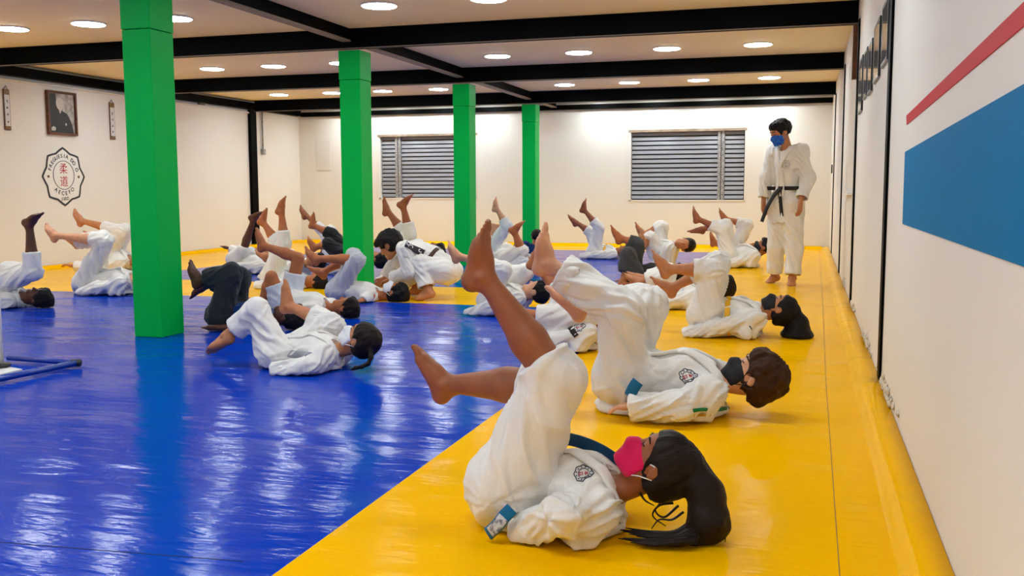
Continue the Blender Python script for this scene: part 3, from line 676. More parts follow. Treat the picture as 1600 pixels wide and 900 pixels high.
def person(label, Y0, s, head, neck, pelvis, legs, arms=None, ha=35, hs=None, hyaw=0, skin='tan', hair='black', hairstyle='short', mask=None, h=.012, hb=None,
           top='gi', bottom='gi', belt=None, sd=(0, 1, 0), fr=None, hem=.62, sleeve=.86, waist=None, group='people lying on their backs lifting their legs', crown=None, face=None,
           torso_r=1., loose=1., seed=1, skirtlen=.07, extra=None, zmin=.004, amp=.015, cat='person', headc=None, armflat=True, thr=1., handk=.5, wl=None, skirt=True, lapel=True, beltat=.22, yn=0, yp=0, short=False, eyes=False, flip=1, calf=1.1, spread=True):
    G = lambda p: atY(p[0], p[1], Y0+(p[2] if len(p) > 2 else 0))
    tp = lambda p: G(p) if not isinstance(p, np.ndarray) else p
    hc, nk, pv = tp(head), tp(neck), tp(pelvis)
    hs = hs or s*1.06; sd = unit(sd); ax = unit(nk-pv); sd = unit(sd-np.dot(sd, ax)*ax)
    fr = np.cross(ax, sd)
    root = empty('person', (float(pv[0]), float(pv[1]), 0.)); tag(root, label, cat, group)
    # head orientation
    if crown is None:
        a = math.radians(ha); crown = V(math.cos(a), 0, math.sin(a)); face = V(-math.sin(a)*flip, 0, math.cos(a)*flip)
        face = face*math.cos(math.radians(hyaw))+V(0, -1, 0)*math.sin(math.radians(hyaw))
    R = head_frame(crown, face); HL = lambda x, y, z: hc+(R[0]*x+R[1]*y+R[2]*z)*hs
    # joints
    sh = {k: nk-ax*.045*s+sd*(k*.165*s)-fr*.01*s for k in (-1, 1)}
    hip = {k: pv+sd*(k*.085*s) for k in (-1, 1)}
    J = {}
    for k, L_ in zip((-1, 1), legs):
        if L_ is None: continue
        kn, an, to = [tp(q) for q in L_[:3]]; J[k] = (hip[k], kn, an, to)
    A = {}
    for k in (-1, 1):
        a_ = None if arms is None else arms[0 if k < 0 else 1]
        if a_ == 'none': continue
        if a_ is None:
            dn = unit(V(-ax[0], -ax[1], 0)); o = sd*k
            el = sh[k]+dn*.25*s+o*.055*s; el[2] = max(.062*s, min(el[2]-.04, .08)); wr = el+dn*.13*s-o*.01; wr[2] = .045*s; defarm = True
            A[k] = (sh[k], el, wr, dn)
        else:
            el, wr = tp(a_[0]), tp(a_[1]); hd = unit(tp(a_[2])-wr) if len(a_) > 2 and a_[2] is not None else unit(wr-el); A[k] = (sh[k], el, wr, hd)
    # ---- body, one continuous surface
    hb = hb or h
    F = Field(hb, .018*s, zmin=zmin+.003)
    F.cap(hip[-1], hip[1], .098*s, .098*s, .03*s, ax=fr, q=1.05)
    mid = (pv*.55+nk*.45) if waist is None else tp(waist); ch = nk-ax*.16*s
    F.cap(pv, mid, .118*s, .105*s, .04*s, ax=fr, q=1.25); F.cap(mid, ch, .105*s, .125*s, .04*s, ax=fr, q=1.3)
    F.cap(sh[-1], sh[1], .05*s, .05*s, .05*s)
    F.cap(nk-ax*.02*s, HL(0, -.025, -.04), .050*s, .048*s, .025)
    for k, (a, b, c, d) in J.items():
        F.cap(a, b, .078*s*thr, .052*s*calf, .03*s); F.cap(b, b*.62+c*.38, .050*s*calf, .051*s*calf, .02*s)
        F.cap(b*.62+c*.38, c, .049*s*calf, .032*s, .02*s)
        cf = b*.68+c*.32; back = -unit(np.cross(np.cross(unit(c-b), d-c), unit(c-b))); F.cap(cf+back*.014*s, cf*.6+c*.4+back*.004*s, .044*s, .033*s, .02*s)
        foot(F, c, d, b, s, sd, k > 0)
    for k, (a, b, c, hd) in A.items():
        F.cap(a, b, .045*s, .036*s, .02*s); F.cap(b, c, .036*s, .024*s, .015*s)
        inw = -sd*k
        pn = V(0, 0, -1) if abs(hd[2]) < .6 else inw
        if len(A) and hb < .0095: hand(F, c, hd, pn, s, inw, 1.0 if arms is None or arms[0 if k < 0 else 1] is None else handk)
        else: F.cap(c, c+hd*.08*s, .022*s, .026*s, .01); F.cap(c+hd*.07*s, c+hd*.15*s, .024*s, .014*s, .01, ax=pn, q=1.5)
    # head
    E = lambda c, rad, k=.012, op='u': F.ell(HL(*c), R, np.array(rad)*hs, k, op)
    E((0, -.018, .030), (.074, .094, .084), .02); E((0, .022, -.028), (.060, .066, .080), .03)
    F.cap(HL(-.028, .03, -.075), HL(0, .066, -.088), .030*hs, .026*hs, .02); F.cap(HL(.028, .03, -.075), HL(0, .066, -.088), .030*hs, .026*hs, .02)
    E((0, .062, .038), (.050, .026, .022), .02)                       # brow
    if hb < .010:
        for e_ in (-1, 1): E((e_*.030, .090, .010), (.019, .012, .010), .010, 's'); E((e_*.031, .072, .010), (.015, .014, .012), .004)
    F.cap(HL(0, .083, .012), HL(0, .104, -.024), .007*hs, .012*hs, .010)
    E((0, .088, -.030), (.017, .012, .009), .008)
    if hb < .010:
        for z_ in (-.052, -.062): F.cap(HL(-.016, .084, z_), HL(.016, .084, z_), .006*hs, .006*hs, .006)
    for e_ in (-1, 1):
        E((e_*.076, -.010, -.008), (.009, .020, .032), .006); 
        if hb < .007: E((e_*.086, -.008, -.004), (.007, .011, .018), .004, 's')
    v, f = F.build(); v = relax(v, f, 1, .4)
    mesh_np('body', v, f, SKIN[skin], root)
    if eyes:
        for e_ in (-1, 1):
            bm = bmesh.new(); bm_tube(bm, [HL(e_*.016, .083, .008), HL(e_*.030, .0865, .006), HL(e_*.044, .078, .008)], .0028*hs, 6); rel(bm_done('eyelashes', bm, PM['eye'], None, True), root)
            bm = bmesh.new(); bm_tube(bm, [HL(e_*.014, .088, .030), HL(e_*.030, .087, .036), HL(e_*.048, .072, .030)], [.003*hs, .0045*hs, .002*hs], 6); rel(bm_done('eyebrow', bm, HAIR[hair], None, True), root)
    # ---- hair
    if hairstyle:
        vol = {'short': 1.03, 'curly': 1.16, 'mop': 1.16, 'pony': 1.05, 'braid': 1.05, 'crop': .96}[hairstyle]
        Hh = Field(min(hb, .010) if hb > .006 else .006, .012, zmin=zmin+.002)
        Hh.ell(HL(0, -.022, .034), R, np.array((.086*vol, .106*vol, .094*vol))*hs)
        if hairstyle in ('mop', 'curly', 'pony', 'braid'): Hh.ell(HL(0, -.045, -.02), R, np.array((.080*vol, .075*vol, .080))*hs, .03)
        if hairstyle in ('short', 'curly'): Hh.ell(HL(0, .035, .080), R, np.array((.066, .052, .040))*hs, .02)
        if hairstyle == 'mop': Hh.ell(HL(0, .045, .075), R, np.array((.075, .06, .045))*hs, .02)
        fz = -.048 if hairstyle != 'mop' else -.055
        Hh.ell(HL(0, .105, fz), R, np.array((.092, .100, .112))*hs, .010, 's')
        for e_ in (-1, 1): Hh.ell(HL(e_*.088, .006, -.024), R, np.array((.030, .030, .038))*hs, .006, 's')
        Hh.ell(HL(0, -.02, -.128), R, np.array((.1, .09, .060))*hs, .01, 's')
        if hairstyle in ('short', 'crop'): Hh.ell(HL(0, -.02, -.118), R, np.array((.13, .14, .082))*hs, .012, 's')
        if hairstyle == 'pony' and wl:
            pts = [tp(q) for q in wl['pts']]; rr = wl['r']
            for i in range(len(pts)-1): Hh.cap(pts[i], pts[i+1], rr[i], rr[i+1], .02)
        if hairstyle == 'braid' and wl:
            pts = [tp(q) for q in wl['pts']]; rr = wl['r']
            for i in range(len(pts)-1): Hh.cap(pts[i], pts[i+1], rr[i], rr[i+1]*.7, .006)
        hv, hf = Hh.build(); N = normals(hv, hf); L_ = (hv-hc)@R.T
        ang = np.arctan2(L_[:, 0], L_[:, 1]+.02)
        strands = noise3(np.stack([ang*7+seed, L_[:, 2]*14, L_[:, 0]*30], 1))
        clump = noise3(hv*38+seed)
        a_ = {'short': .009, 'curly': .012, 'mop': .013, 'pony': .005, 'braid': .005, 'crop': .003}[hairstyle]
        hv = hv+N*((strands*.7+clump*.7)*a_)[:, None]; hv[:, 2] = np.maximum(hv[:, 2], zmin)
        ho = mesh_np('hair', hv, hf, HAIR[hair], root)
    # ---- mask
    if mask:
        K = Field(min(hb, .008), .012, zmin=None)
        K.ell(HL(0, .026, -.040), R, np.array((.063, .074, .075))*hs, .02)
        K.cap(HL(0, .088, -.005), HL(0, .106, -.028), .010*hs, .012*hs, .03); K.cap(HL(0, .100, -.035), HL(0, .074, -.080), .020*hs, .030*hs, .03)
        K.cap(HL(-.03, .03, -.078), HL(0, .068, -.092), .031*hs, .029*hs, .03); K.cap(HL(.03, .03, -.078), HL(0, .068, -.092), .031*hs, .029*hs, .03)
        K.slab(HL(0, .05, -.055), R[2], .056*hs); K.slab(HL(0, .085, 0), R[1]+R[2]*.12, .070*hs)
        kv, kf = K.build(); kv = relax(kv, kf, 1, .4); kN = normals(kv, kf); kL = (kv-hc)@R.T/hs
        kv = kv+kN*(noise3(np.stack([kL[:, 0]*6, kL[:, 2]*60, kL[:, 1]*6], 1))*.0016)[:, None]
        mo = mesh_np('face_mask', kv, kf, PM[mask], root)
        for e_ in (-1, 1):
            for z0_, z1_ in ((-.012, .016), (-.085, -.030)):
                bm = bmesh.new(); bm_tube(bm, [HL(e_*.060, .030, z0_), HL(e_*.075, .012, (z0_+z1_)/2), HL(e_*.079, -.022, z1_)], .0022*hs, 6); rel(bm_done('ear_loop', bm, PM['loop'] if mask in ('m_pink', 'm_white') else PM[mask], None, True), root)
    # ---- trousers
    lz = loose
    T = Field(h, .035*s, zmin=zmin)
    T.cap(hip[-1], hip[1], .122*s*lz, .122*s*lz, .04*s, ax=fr, q=1.02); T.cap(pv, pv+(mid-pv)*.55, .135*s*lz, .125*s*lz, .05*s, ax=fr, q=1.15)
    seg = [(hip[-1], hip[1]+sd*.001, 2.2, 10, .6)]
    for k, (a, b, c, d) in J.items():
        hm = hem[0 if k < 0 else 1] if isinstance(hem, (tuple, list)) else hem
        T.cap(a, b, .112*s*lz*thr, .092*s*lz, .045*s)
        if hm > 0:
            e = b+(c-b)*hm; T.cap(b, e, .090*s*lz, .084*s*lz, .03*s, cut=True, hollow=(max(.016*s, 1.9*h) if h < .013 else None))
            seg += [(a, b, 2.0, 5, 1.), (b, e, 2.0, 6, 1., 1)]
        else:
            e = a+(b-a)*(1+hm); T.ops.pop(); T.cap(a, e, .112*s*lz*thr, .105*s*lz, .04*s, cut=True, hollow=(1.9*h if h < .013 else None)); seg += [(a, e, 1.5, 7, 1., 1)]
    tv, tf = T.build(); tv = relax(tv, tf, 1, .4); tv = wrinkle(tv, tf, seg, amp*s, seed, zmin)
    mesh_np('trousers' if bottom not in ('shorts',) and not short else 'shorts', tv, tf, PM[bottom], root)
    # ---- jacket or T-shirt
    U = Field(h, .03*s, zmin=zmin); sh_ = top != 'none'
    bot = pv+(mid-pv)*(.12 if skirt else .45)
    U.cap(bot, mid, .142*s*torso_r, .135*s*torso_r, .04*s, ax=fr, q=1.15); U.cap(mid, ch, .135*s*torso_r, .150*s*torso_r, .04*s, ax=fr, q=1.2); U.cap(ch, nk-ax*.085*s, .148*s*torso_r, .105*s, .04*s, ax=fr, q=1.15)
    U.cap(sh[-1]-ax*.02*s, sh[1]-ax*.02*s, .072*s, .072*s, .05*s)
    if skirt: U.cap(bot, pv-ax*skirtlen*s-fr*.02*(skirtlen < .1), .140*s*torso_r, .150*s*torso_r, .04*s, ax=fr, q=1.1, cut=True)
    if abs(ax[2]) < .6 and skirt and spread:      # the back of the jacket spreads on the mat
        b0, b1 = V(ch[0], ch[1], .02), V(pv[0], pv[1], .02); dd = unit(b1-b0)
        U.cap(b0, b1-dd*.02, .19*s, .175*s, .04*s, ax=(0, 0, 1), q=3.0)
        for k in sh: U.cap(sh[k], V(sh[k][0]+dd[0]*.05, sh[k][1]+dd[1]*.05+sd[1]*k*.03, .045*s), .072*s, .074*s, .05*s)
    seg = [(pv, mid, 2.0, 6, 1.), (mid, ch, 2.0, 6, 1.)]
    for k, (a, b, c, hd) in A.items():
        if top == 'tee' or np.min(sleeve) < 0:
            e = a+(b-a)*.62; U.cap(a, e, .068*s, .066*s, .03*s, cut=True, hollow=(1.9*h if h < .013 else None)); seg += [(a, e, 1.4, 8, .8, 1)]
        else:
            sl_ = sleeve[0 if k < 0 else 1] if isinstance(sleeve, (list, tuple)) else sleeve; e = b+(c-b)*sl_; e = b+(c-b)*2.1 if (arms is None or arms[0 if k < 0 else 1] is None) and top != 'none' else e; U.cap(a, b, .078*s, .070*s, .035*s); U.cap(b, e, .070*s, .068*s, .03*s, cut=True, hollow=(max(.015*s, 1.9*h) if h < .013 else None)); seg += [(a, b, 1.8, 6, .9), (b, e, 1.8, 7, .8, 1)]
    U.ell(nk+ax*.03*s+fr*.045*s, (ax, fr, sd), np.array((.09, .055, .048))*s, .015*s, 's')
    uv, uf = U.build(); uv = relax(uv, uf, 1, .4); uv = wrinkle(uv, uf, seg, amp*1.1*s, seed+3, zmin)
    gi = top in ('gi', 'gi_blue') 
    jk = mesh_np('jacket' if gi else 't_shirt', uv, uf, PM['gi' if top == 'tee' else top], root)
    su = Surf(uv, uf); info = dict(root=root, su=su, st=Surf(tv, tf), G=tp, HL=HL, R=R, pv=pv, nk=nk, ax=ax, fr=fr, sd=sd, s=s, A=A, J=J, hc=hc, hs=hs, uv=uv, uf=uf)
    if gi and lapel:
        for e_, yo in ((-1, .0), (1, .0)):
            path = [nk+sd*e_*.02*s-fr*.10*s, nk+sd*e_*.085*s-fr*.03*s, nk-ax*.04*s+sd*e_*.075*s+fr*.10*s, nk-ax*.16*s+sd*e_*.03*s+fr*.16*s, nk-ax*.27*s-sd*e_*.02*s+fr*.16*s, pv+ax*.10*s-sd*e_*.05*s+fr*.16*s]
            surf_ribbon('lapel', su, path, .048*s, .010*s, PM['gi'], root, 7, .001+(.004 if e_ < 0 else 0))
    if belt:
        wc = pv+ax*beltat*s*.8; ring = []
        e1, e2 = fr, sd
        for q in range(33):
            a = 2*math.pi*q/32; dr = e1*math.cos(a)+e2*math.sin(a); l, n, i, d = su.t.ray_cast(Vector(wc+dr*.6), Vector(-dr))
            l = np.array(l) if l is not None else wc+dr*.15*s; ring.append((l, dr))
        ring = [r_ for r_ in ring]
        pts = np.array([r_[0] for r_ in ring]); nn = np.array([r_[1] for r_ in ring])
        for _ in range(2): pts[1:-1] = (pts[:-2]+2*pts[1:-1]+pts[2:])/4
        pts[:, 2] = np.maximum(pts[:, 2], zmin+.004)
        rel(bm_done('belt', ribbon_mesh(pts+nn*.002, nn, .040*s, .006), PM[belt], None, True), root)
        kp, kn = su.near(wc+fr*.2*s)
        bm = bmesh.new(); bm_box(bm, (-.028*s, -.020*s, -.012*s), (.028*s, .020*s, .014*s), .008*s)
        Rm = Matrix((sd, ax, kn)).transposed()
        for v_ in bm.verts: v_.co = Rm @ v_.co+Vector(kp+kn*.006)
        rel(bm_done('belt_knot', bm, PM[belt], None, True), root)
        info['knot'] = (kp, kn)
    return info

def lock(pts, r0, mat, root, r1=.0015):
    c = catmull(pts, 6); n = len(c); return rel(tube('hair_lock', c, [r0+(r1-r0)*(i/(n-1))**1.3 for i in range(n)], mat, None, 7), root)
def text_on(surf, word, pix0, pix1, size, mat, root, off=.006):
    """lettering laid on a garment, one part per letter"""
    a, na = surf.pick(*pix0); b, nb = surf.pick(*pix1)
    if a is None or b is None: return
    u = unit(b-a); n_ = unit(na+nb); v_ = np.cross(n_, u)
    for i, ch in enumerate(word):
        c = a+(b-a)*(i+.5)/len(word); q, nq = surf.near(c)
        bm = bmesh.new(); glyph_mesh(bm, ch, size, q+n_*off, u, v_, n_, 0, 0, 0, .002); rel(bm_done('letter', bm, mat), root)
# ------------------------------------------------------------------ the people, nearest first
# pixel triples are (x, y, depth offset from the person's own vertical plane)
KG = 'people lying on their backs lifting their legs'
# 1 girl with the pink mask
p = person('person nearest the camera in white judo uniform, magenta mask and ponytail, both legs raised', 2.88, .86, (1029, 724, 0), (968, 768, 0), (803, 752, 0),
    [((868, 592, -.09), (757, 432, -.10), (781, 355, -.10)), ((852, 602, .08), (697, 600, .12), (666, 525, .12))],
    ha=38, hs=.92, skin='brown', hair='dark', hairstyle='pony', mask='m_pink', h=.0075, hb=.0055, hem=(.20, .16), seed=2, amp=.020, calf=1.32, loose=1.26, eyes=True, torso_r=1.06, arms=[((880, 806, -.27), (850, 818, -.22)), None], sleeve=(2.2, .86),
    wl=dict(pts=[(1078, 730, 0), (1104, 770, -.02), (1108, 815, -.04), (1085, 848, -.06), (1010, 846, -.08)], r=[.05, .052, .062, .035, .012]))
R1 = p
s_ = p['su']
# belt tail with a woven label, coming out from under the jacket at the hip
tail = [atY(800, 795, 2.66), atY(789, 806, 2.645), atY(776, 822, 2.64), atY(763, 834, 2.65)]
o = rel(bm_done('belt_tail', ribbon_mesh(catmull(tail, 5), [V(-.1, -1, .25)]*16, .040, .006), PM['beltblue'], None, True), p['root'])
tl = [atY(787, 808, 2.638), atY(776, 822, 2.632), atY(766, 832, 2.640)]
o2 = rel(bm_done('belt_label', ribbon_mesh(catmull(tl, 4), [V(-.1, -1, .25)]*9, .034, .003), PM['label'], None, True), p['root'])
# belt end standing in an arc over the stomach
arc = [atY(878, 684, 3.02), atY(905, 690, 2.98), atY(935, 702, 2.96), atY(962, 719, 2.97), atY(975, 730, 2.99)]
rel(bm_done('belt_end', ribbon_mesh(catmull(arc, 6), [V(-.1, -.95, .5)]*25, .040, .006), PM['beltblue2'], None, True), p['root'])
crest(s_, 912, 740, .030, p['root'], p['ax']*.2+V(.8, 0, .3))
# loose strands of the ponytail on the mat
rn = random.Random(4)
for k in range(16):
    t_ = k/15; y0_ = 800+45*t_; e_ = (975+rn.uniform(-12, 50), 828+28*t_+rn.uniform(-4, 4)); zz = 2.86-.10*t_
    pts = [atY(1100-12*t_, y0_, zz), atY(1060, 832+16*t_+rn.uniform(-4, 4), zz-.02), atY((1060+e_[0])/2, 836+18*t_+rn.uniform(-5, 5), zz-.03), atY(e_[0], e_[1], zz-.03)]
    lock([np.array([q[0], q[1], max(q[2], .018)]) for q in pts], .013, HAIR['dark'], p['root'])
for pts in ([(1060, 790), (1038, 808), (1024, 798), (1034, 782)], [(1052, 786), (1030, 790), (1020, 806), (1040, 822)], [(1068, 800), (1050, 812), (1030, 812), (1018, 826)], [(1112, 770), (1134, 810), (1133, 852)], [(1000, 770), (1008, 782), (1022, 790)]):
    lock([np.maximum(atY(x, y, 2.84), V(-9, 0, .007)) for x, y in pts], .004, HAIR['dark'], p['root'])
# 2 boy with the black mask
p = person('person with short brown hair, black mask and light blue belt, second nearest', 4.52, .98, (1178, 587, 0), (1130, 596, 0), (975, 588, 0),
    [((975, 484, -.13), (857, 412, -.14), (866, 360, -.14)), ((1010, 478, .10), (905, 478, .16), (880, 450, .16))],
    ha=40, hs=1.03, skin='light', hair='brown', hairstyle='curly', mask='m_black', h=.0095, hb=.0075, hem=(.84, .80), seed=5, amp=.020, loose=1.14, eyes=True,
    arms=[((1062, 634, -.27), (1000, 636, -.27), (950, 634, -.27)), None], sleeve=(1.25, .86))
crest(p['su'], 1075, 588, .046, p['root'], V(.8, 0, .5))
s_ = p['su']
pick_ribbon('shoulder_tape', s_, [(1083, 642), (1110, 641), (1139, 637)], .016, .003, PM['lab_green'], p['root'])
pick_ribbon('shoulder_tape', s_, [(1084, 650), (1110, 649), (1139, 646)], .014, .002, PM['lab_gold'], p['root'])
tl = [atY(997, 596, 4.24), atY(990, 606, 4.235), atY(984, 619, 4.24)]
rel(bm_done('belt_tail', ribbon_mesh(catmull(tl, 5), [V(-.2, -1, .25)]*11, .055, .008), PM['beltblue'], None, True), p['root'])

# 3 girl with the ponytail
p = person('person with black mask and curly ponytail resting on the yellow mat', 7.05, .92, (1219, 482, 0), (1190, 491, 0), (1103, 492, 0),
    [((1113, 422, -.10), (1044, 420, -.16), (1030, 388, -.16)), ((1122, 412, .12), (1050, 450, .16), (1026, 426, .16))],
    ha=20, hs=.97, skin='tan', hair='black', hairstyle='pony', mask='m_black', h=.011, hb=.009, hem=(.45, .55), seed=8, amp=.02, loose=1.1, eyes=True, belt='beltyellow',
    wl=dict(pts=[(1242, 487, 0), (1248, 505, 0), (1246, 522, 0)], r=[.04, .065, .115]))
pick_ribbon('sleeve_mark', p['su'], [(1171, 509), (1175, 515)], .008, .002, M['navyink'], p['root'])

# 4 boy behind her knees
p = person('person behind the ponytailed person, dark short hair, knees bent under white uniform', 8.55, .86, (1128, 446, 0), (1100, 458, 0), (1030, 466, 0),
    [((1042, 430, -.08), (1000, 440, -.12), (990, 430, -.12)), ((1045, 425, .08), (1005, 435, .1), (992, 424, .1))],
    ha=10, skin='tan', hair='dark', hairstyle='short', seed=11, h=.014, hem=.8)
# 5 child in black
p = person('person in black T-shirt and charcoal trousers with one bare foot raised', 10.3, .92, (1052, 425, .2), (1040, 425, .1), (990, 432, 0),
    [((981, 398, -.10), (975, 435, -.16), (969, 440, -.24)), ((996, 382, .05), (970, 372, .02), (962, 352, .02))],
    ha=10, skin='warm', hair='black', seed=12, h=.014, hem=(.75, .55), top='black', bottom='charcoal', sleeve=-1, skirt=False)
# 6 child seen beyond, face to the camera
p = person('person with face turned to the camera, lying beyond the person in black', 11.3, .90, (1070, 382, -.1), (1055, 384, 0), (1028, 394, .0),
    [((1016, 372, -.12), (1006, 384, -.2), (1009, 335, -.2)), ((1034, 355, .12), (1006, 366, .1), (996, 336, .1))],
    ha=-5, hyaw=80, skin='tan', hair='dark', hairstyle='short', seed=13, h=.013, hb=.0095, hem=(.35, .4), top='gi')
# 7, 8 the pair near the coach
p = person('person lying beside the standing person, black mask, two bare feet kicking left', 13.2, .95, (1194, 386, 0), (1185, 397, 0), (1139, 398, 0),
    [((1128, 360, -.1), (1091, 342, -.14), (1089, 318, -.14)), ((1134, 352, .1), (1095, 358, .14), (1082, 356, .14))],
    ha=55, skin='brown', hair='black', mask='m_black', seed=14, h=.014, hem=(.5, .5), loose=1.05)
p = person('person behind the one lying by the standing person, one foot raised above a white knee', 14.1, .95, (1178, 390, 0), (1166, 394, 0), (1142, 394, 0),
    [((1133, 385, -.1), (1117, 379, -.14), (1116, 362, -.14)), ((1168, 352, .1), (1134, 342, .1), (1130, 326, .1))],
    ha=30, skin='warm', hair='black', seed=15, h=.015, hem=(.4, .5), loose=1.05)
# 10 far child
p = person('person farthest back on the blue mat, one dark foot high against the wall', 14.35, .92, (975, 393, 0), (964, 396, 0), (930, 394, 0),
    [((936, 356, -.08), (913, 328, -.1), (921, 310, -.1)), ((924, 364, .1), (900, 347, .1), (892, 333, .1))],
    ha=20, skin='brown', hair='black', seed=16, h=.015, hem=(.42, .35), belt='beltyellow')
# 11 child with black belt behind girl 1
p = person('person with black belt and chest crest, partly hidden by the nearest raised leg', 6.15, .84, (951, 503, 0), (932, 513, 0), (856, 522, 0),
    [((903, 492, -.12), (835, 492, -.16), (820, 482, -.16)), ((882, 462, .12), (838, 413, .12), (852, 388, .12))],
    ha=20, skin='warm', hair='black', seed=17, h=.011, hem=(.95, .42), belt='beltblack')
crest(p['su'], 906, 511, .040, p['root'], V(.8, 0, .5))
pick_ribbon('belt_tail', p['su'], [(887, 506), (893, 515), (901, 525)], .036, .006, PM['beltblack'], p['root'])
# 12 child with jacket spread on the blue mat
p = person('person whose spread jacket lies on the blue mat edge, foot raised by the third column', 7.75, .84, (838, 455, 0), (822, 462, 0), (768, 468, 0),
    [((786, 422, -.08), (716, 400, -.1), (704, 366, -.1)), ((822, 424, .12), (770, 432, .14), (750, 420, .14))],
    ha=20, skin='light', hair='black', seed=18, h=.012, hem=(.45, .95), top='gi', bottom='gi')
# 13 A, 14 B, 15
p = person('person by the fourth column, feet crossed high against the white wall', 13.3, .9, (812, 392, 0), (802, 394, 0), (768, 392, 0),
    [((792, 352, -.1), (776, 326, -.12), (780, 308, -.12)), ((758, 372, .1), (775, 357, .1), (760, 355, .1))],
    ha=20, skin='light', hair='black', seed=19, h=.015, hem=(.4, .5))
p = person('person in shirt with black print, brown foot pointing right in front of fourth column', 10.7, .9, (845, 404, 0), (828, 408, 0), (788, 404, 0),
    [((815, 392, -.1), (804, 362, -.14), (818, 354, -.14)), ((792, 390, .1), (776, 414, .12), (770, 420, .12))],
    ha=10, skin='warm', hair='black', seed=20, h=.014, hem=(.1, .3), top='gi_blue')
for q in ([(793, 372), (800, 366)], [(790, 381), (799, 384)]): pick_ribbon('shirt_print', p['su'], q, .02, .003, M['ink'], p['root'])
p = person('person sitting behind the fourth column, only dark hair and teal cloth showing', 14.6, .9, (838, 370, 0), (836, 383, 0), (826, 412, 0),
    [((815, 396, -.1), (812, 413, -.2), (800, 414, -.3)), ((818, 396, .1), (812, 412, .2), (800, 413, .25))],
    crown=V(.1, 0, 1), face=V(-.3, 1, 0), sd=(1, .2, 0), skin='tan', hair='dark', seed=21, h=.015, hem=.8, top='navy', bottom='navy', sleeve=-1, skirt=False, group='people at the back')
# 17 boy lying in front of the kneeling coach
p = person('person in white T-shirt and grey checked trousers lying before the kneeling person', 8.35, .88, (618, 457, 0), (592, 462, 0), (532, 453, 0),
    [((558, 406, -.09), (495, 404, -.12), (478, 375, -.12)), ((552, 400, .09), (505, 425, .1), (488, 412, .1))],
    arms=[((562, 474, -.24), (530, 476, -.3), (515, 470, -.3)), None],
    ha=12, skin='warm', hair='black', hairstyle='curly', mask='m_white', seed=22, h=.0115, hb=.0095, hem=(.06, .06), top='tee', bottom='grey', skirt=False)
# 18 girl with braid
p = person('person with white mask and braid lying on the blue mat, grey belt', 5.08, .84, (563, 530, 0), (530, 548, 0), (440, 553, 0),
    [((402, 487, -.06), (353, 526, -.10), (330, 536, -.10)), ((518, 507, .14), (452, 478, .16), (458, 440, .16))],
    ha=38, hs=.92, skin='tan', hair='dark', hairstyle='braid', mask='m_white', h=.0095, hb=.0075, hem=(.72, .45), seed=24, amp=.02, loose=1.06, eyes=True, arms=[((488, 573, -.22), (455, 577, -.24)), None], sleeve=(1.9, .86),
    wl=dict(pts=[(578, 545, -.05), (580, 558, -.07), (576, 568, -.08), (566, 573, -.09), (556, 575, -.10), (548, 578, -.11)], r=[.020, .018, .017, .016, .014, .010]))
pick_ribbon('jacket_tape', p['su'], [(496, 580), (520, 578), (545, 573)], .010, .003, PM['lab_green'], p['root'])
pick_ribbon('belt_tail', p['su'], [(446, 552), (464, 554), (482, 554)], .045, .006, PM['beltgrey'], p['root'])
# 19 black jeans
p = person('person in black jeans beside the nearest green column, knees drawn up', 6.42, .90, (452, 494, 0), (420, 498, 0), (352, 492, 0),
    [((362, 428, -.09), (312, 438, -.12), (303, 400, -.12)), ((376, 434, .12), (322, 445, .14), (308, 470, .14))],
    ha=10, skin='dark', hair='black', seed=25, h=.011, hb=.010, hem=(.80, .80), top='navy', bottom='jeans', sleeve=-1, skirt=False, arms=[((372, 512, -.2), (340, 512, -.25), (322, 512, -.25)), None])
# 20 boy in shorts
p = person('person in white T-shirt and white shorts with bare knees, brown hair on the mat', 7.15, .84, (541, 481, 0), (512, 480, 0), (446, 470, 0),
    [((424, 432, -.10), (408, 476, -.14), (393, 462, -.14)), ((466, 403, .10), (412, 384, .12), (410, 358, .12))],
    ha=15, skin='warm', hair='dark', hairstyle='short', seed=26, h=.011, hb=.0095, hem=(-.30, -.35), top='tee', bottom='gi_blue', skirt=False, short=True)
# 21 long white trousers, foot highest
p = person('person in white trousers with the highest raised foot on the left side', 9.2, .88, (495, 440, 0), (478, 444, 0), (428, 432, 0),
    [((444, 380, -.08), (440, 330, -.1), (450, 311, -.1)), ((432, 378, .1), (411, 347, .1), (420, 334, .1))],
    ha=15, skin='warm', hair='black', seed=27, h=.013, hem=(.42, .3), thr=1.1)
# 22
p = person('person with dark hair behind the tall raised leg, face up', 10.2, .88, (494, 407, 0), (476, 412, 0), (434, 418, 0),
    [((450, 398, .1), (415, 400, .12), (403, 388, .12)), ((452, 398, .3), (418, 396, .3), (405, 384, .3))],
    ha=15, skin='tan', hair='black', seed=28, h=.014, hem=.7)
# 23
p = person('person at the back left with one dark leg up across the black post', 10.75, .9, (438, 416, 0), (425, 416, 0), (372, 404, 0),
    [((380, 392, -.1), (396, 343, -.12), (408, 338, -.12)), ((392, 396, .12), (398, 412, .14), (404, 420, .14))],
    arms=[((375, 418, -.2), (362, 420, -.2)), ((368, 392, .3), (358, 388, .3), (350, 386, .3))],
    ha=5, skin='dark', hair='black', seed=29, h=.014, hem=(.12, .8))
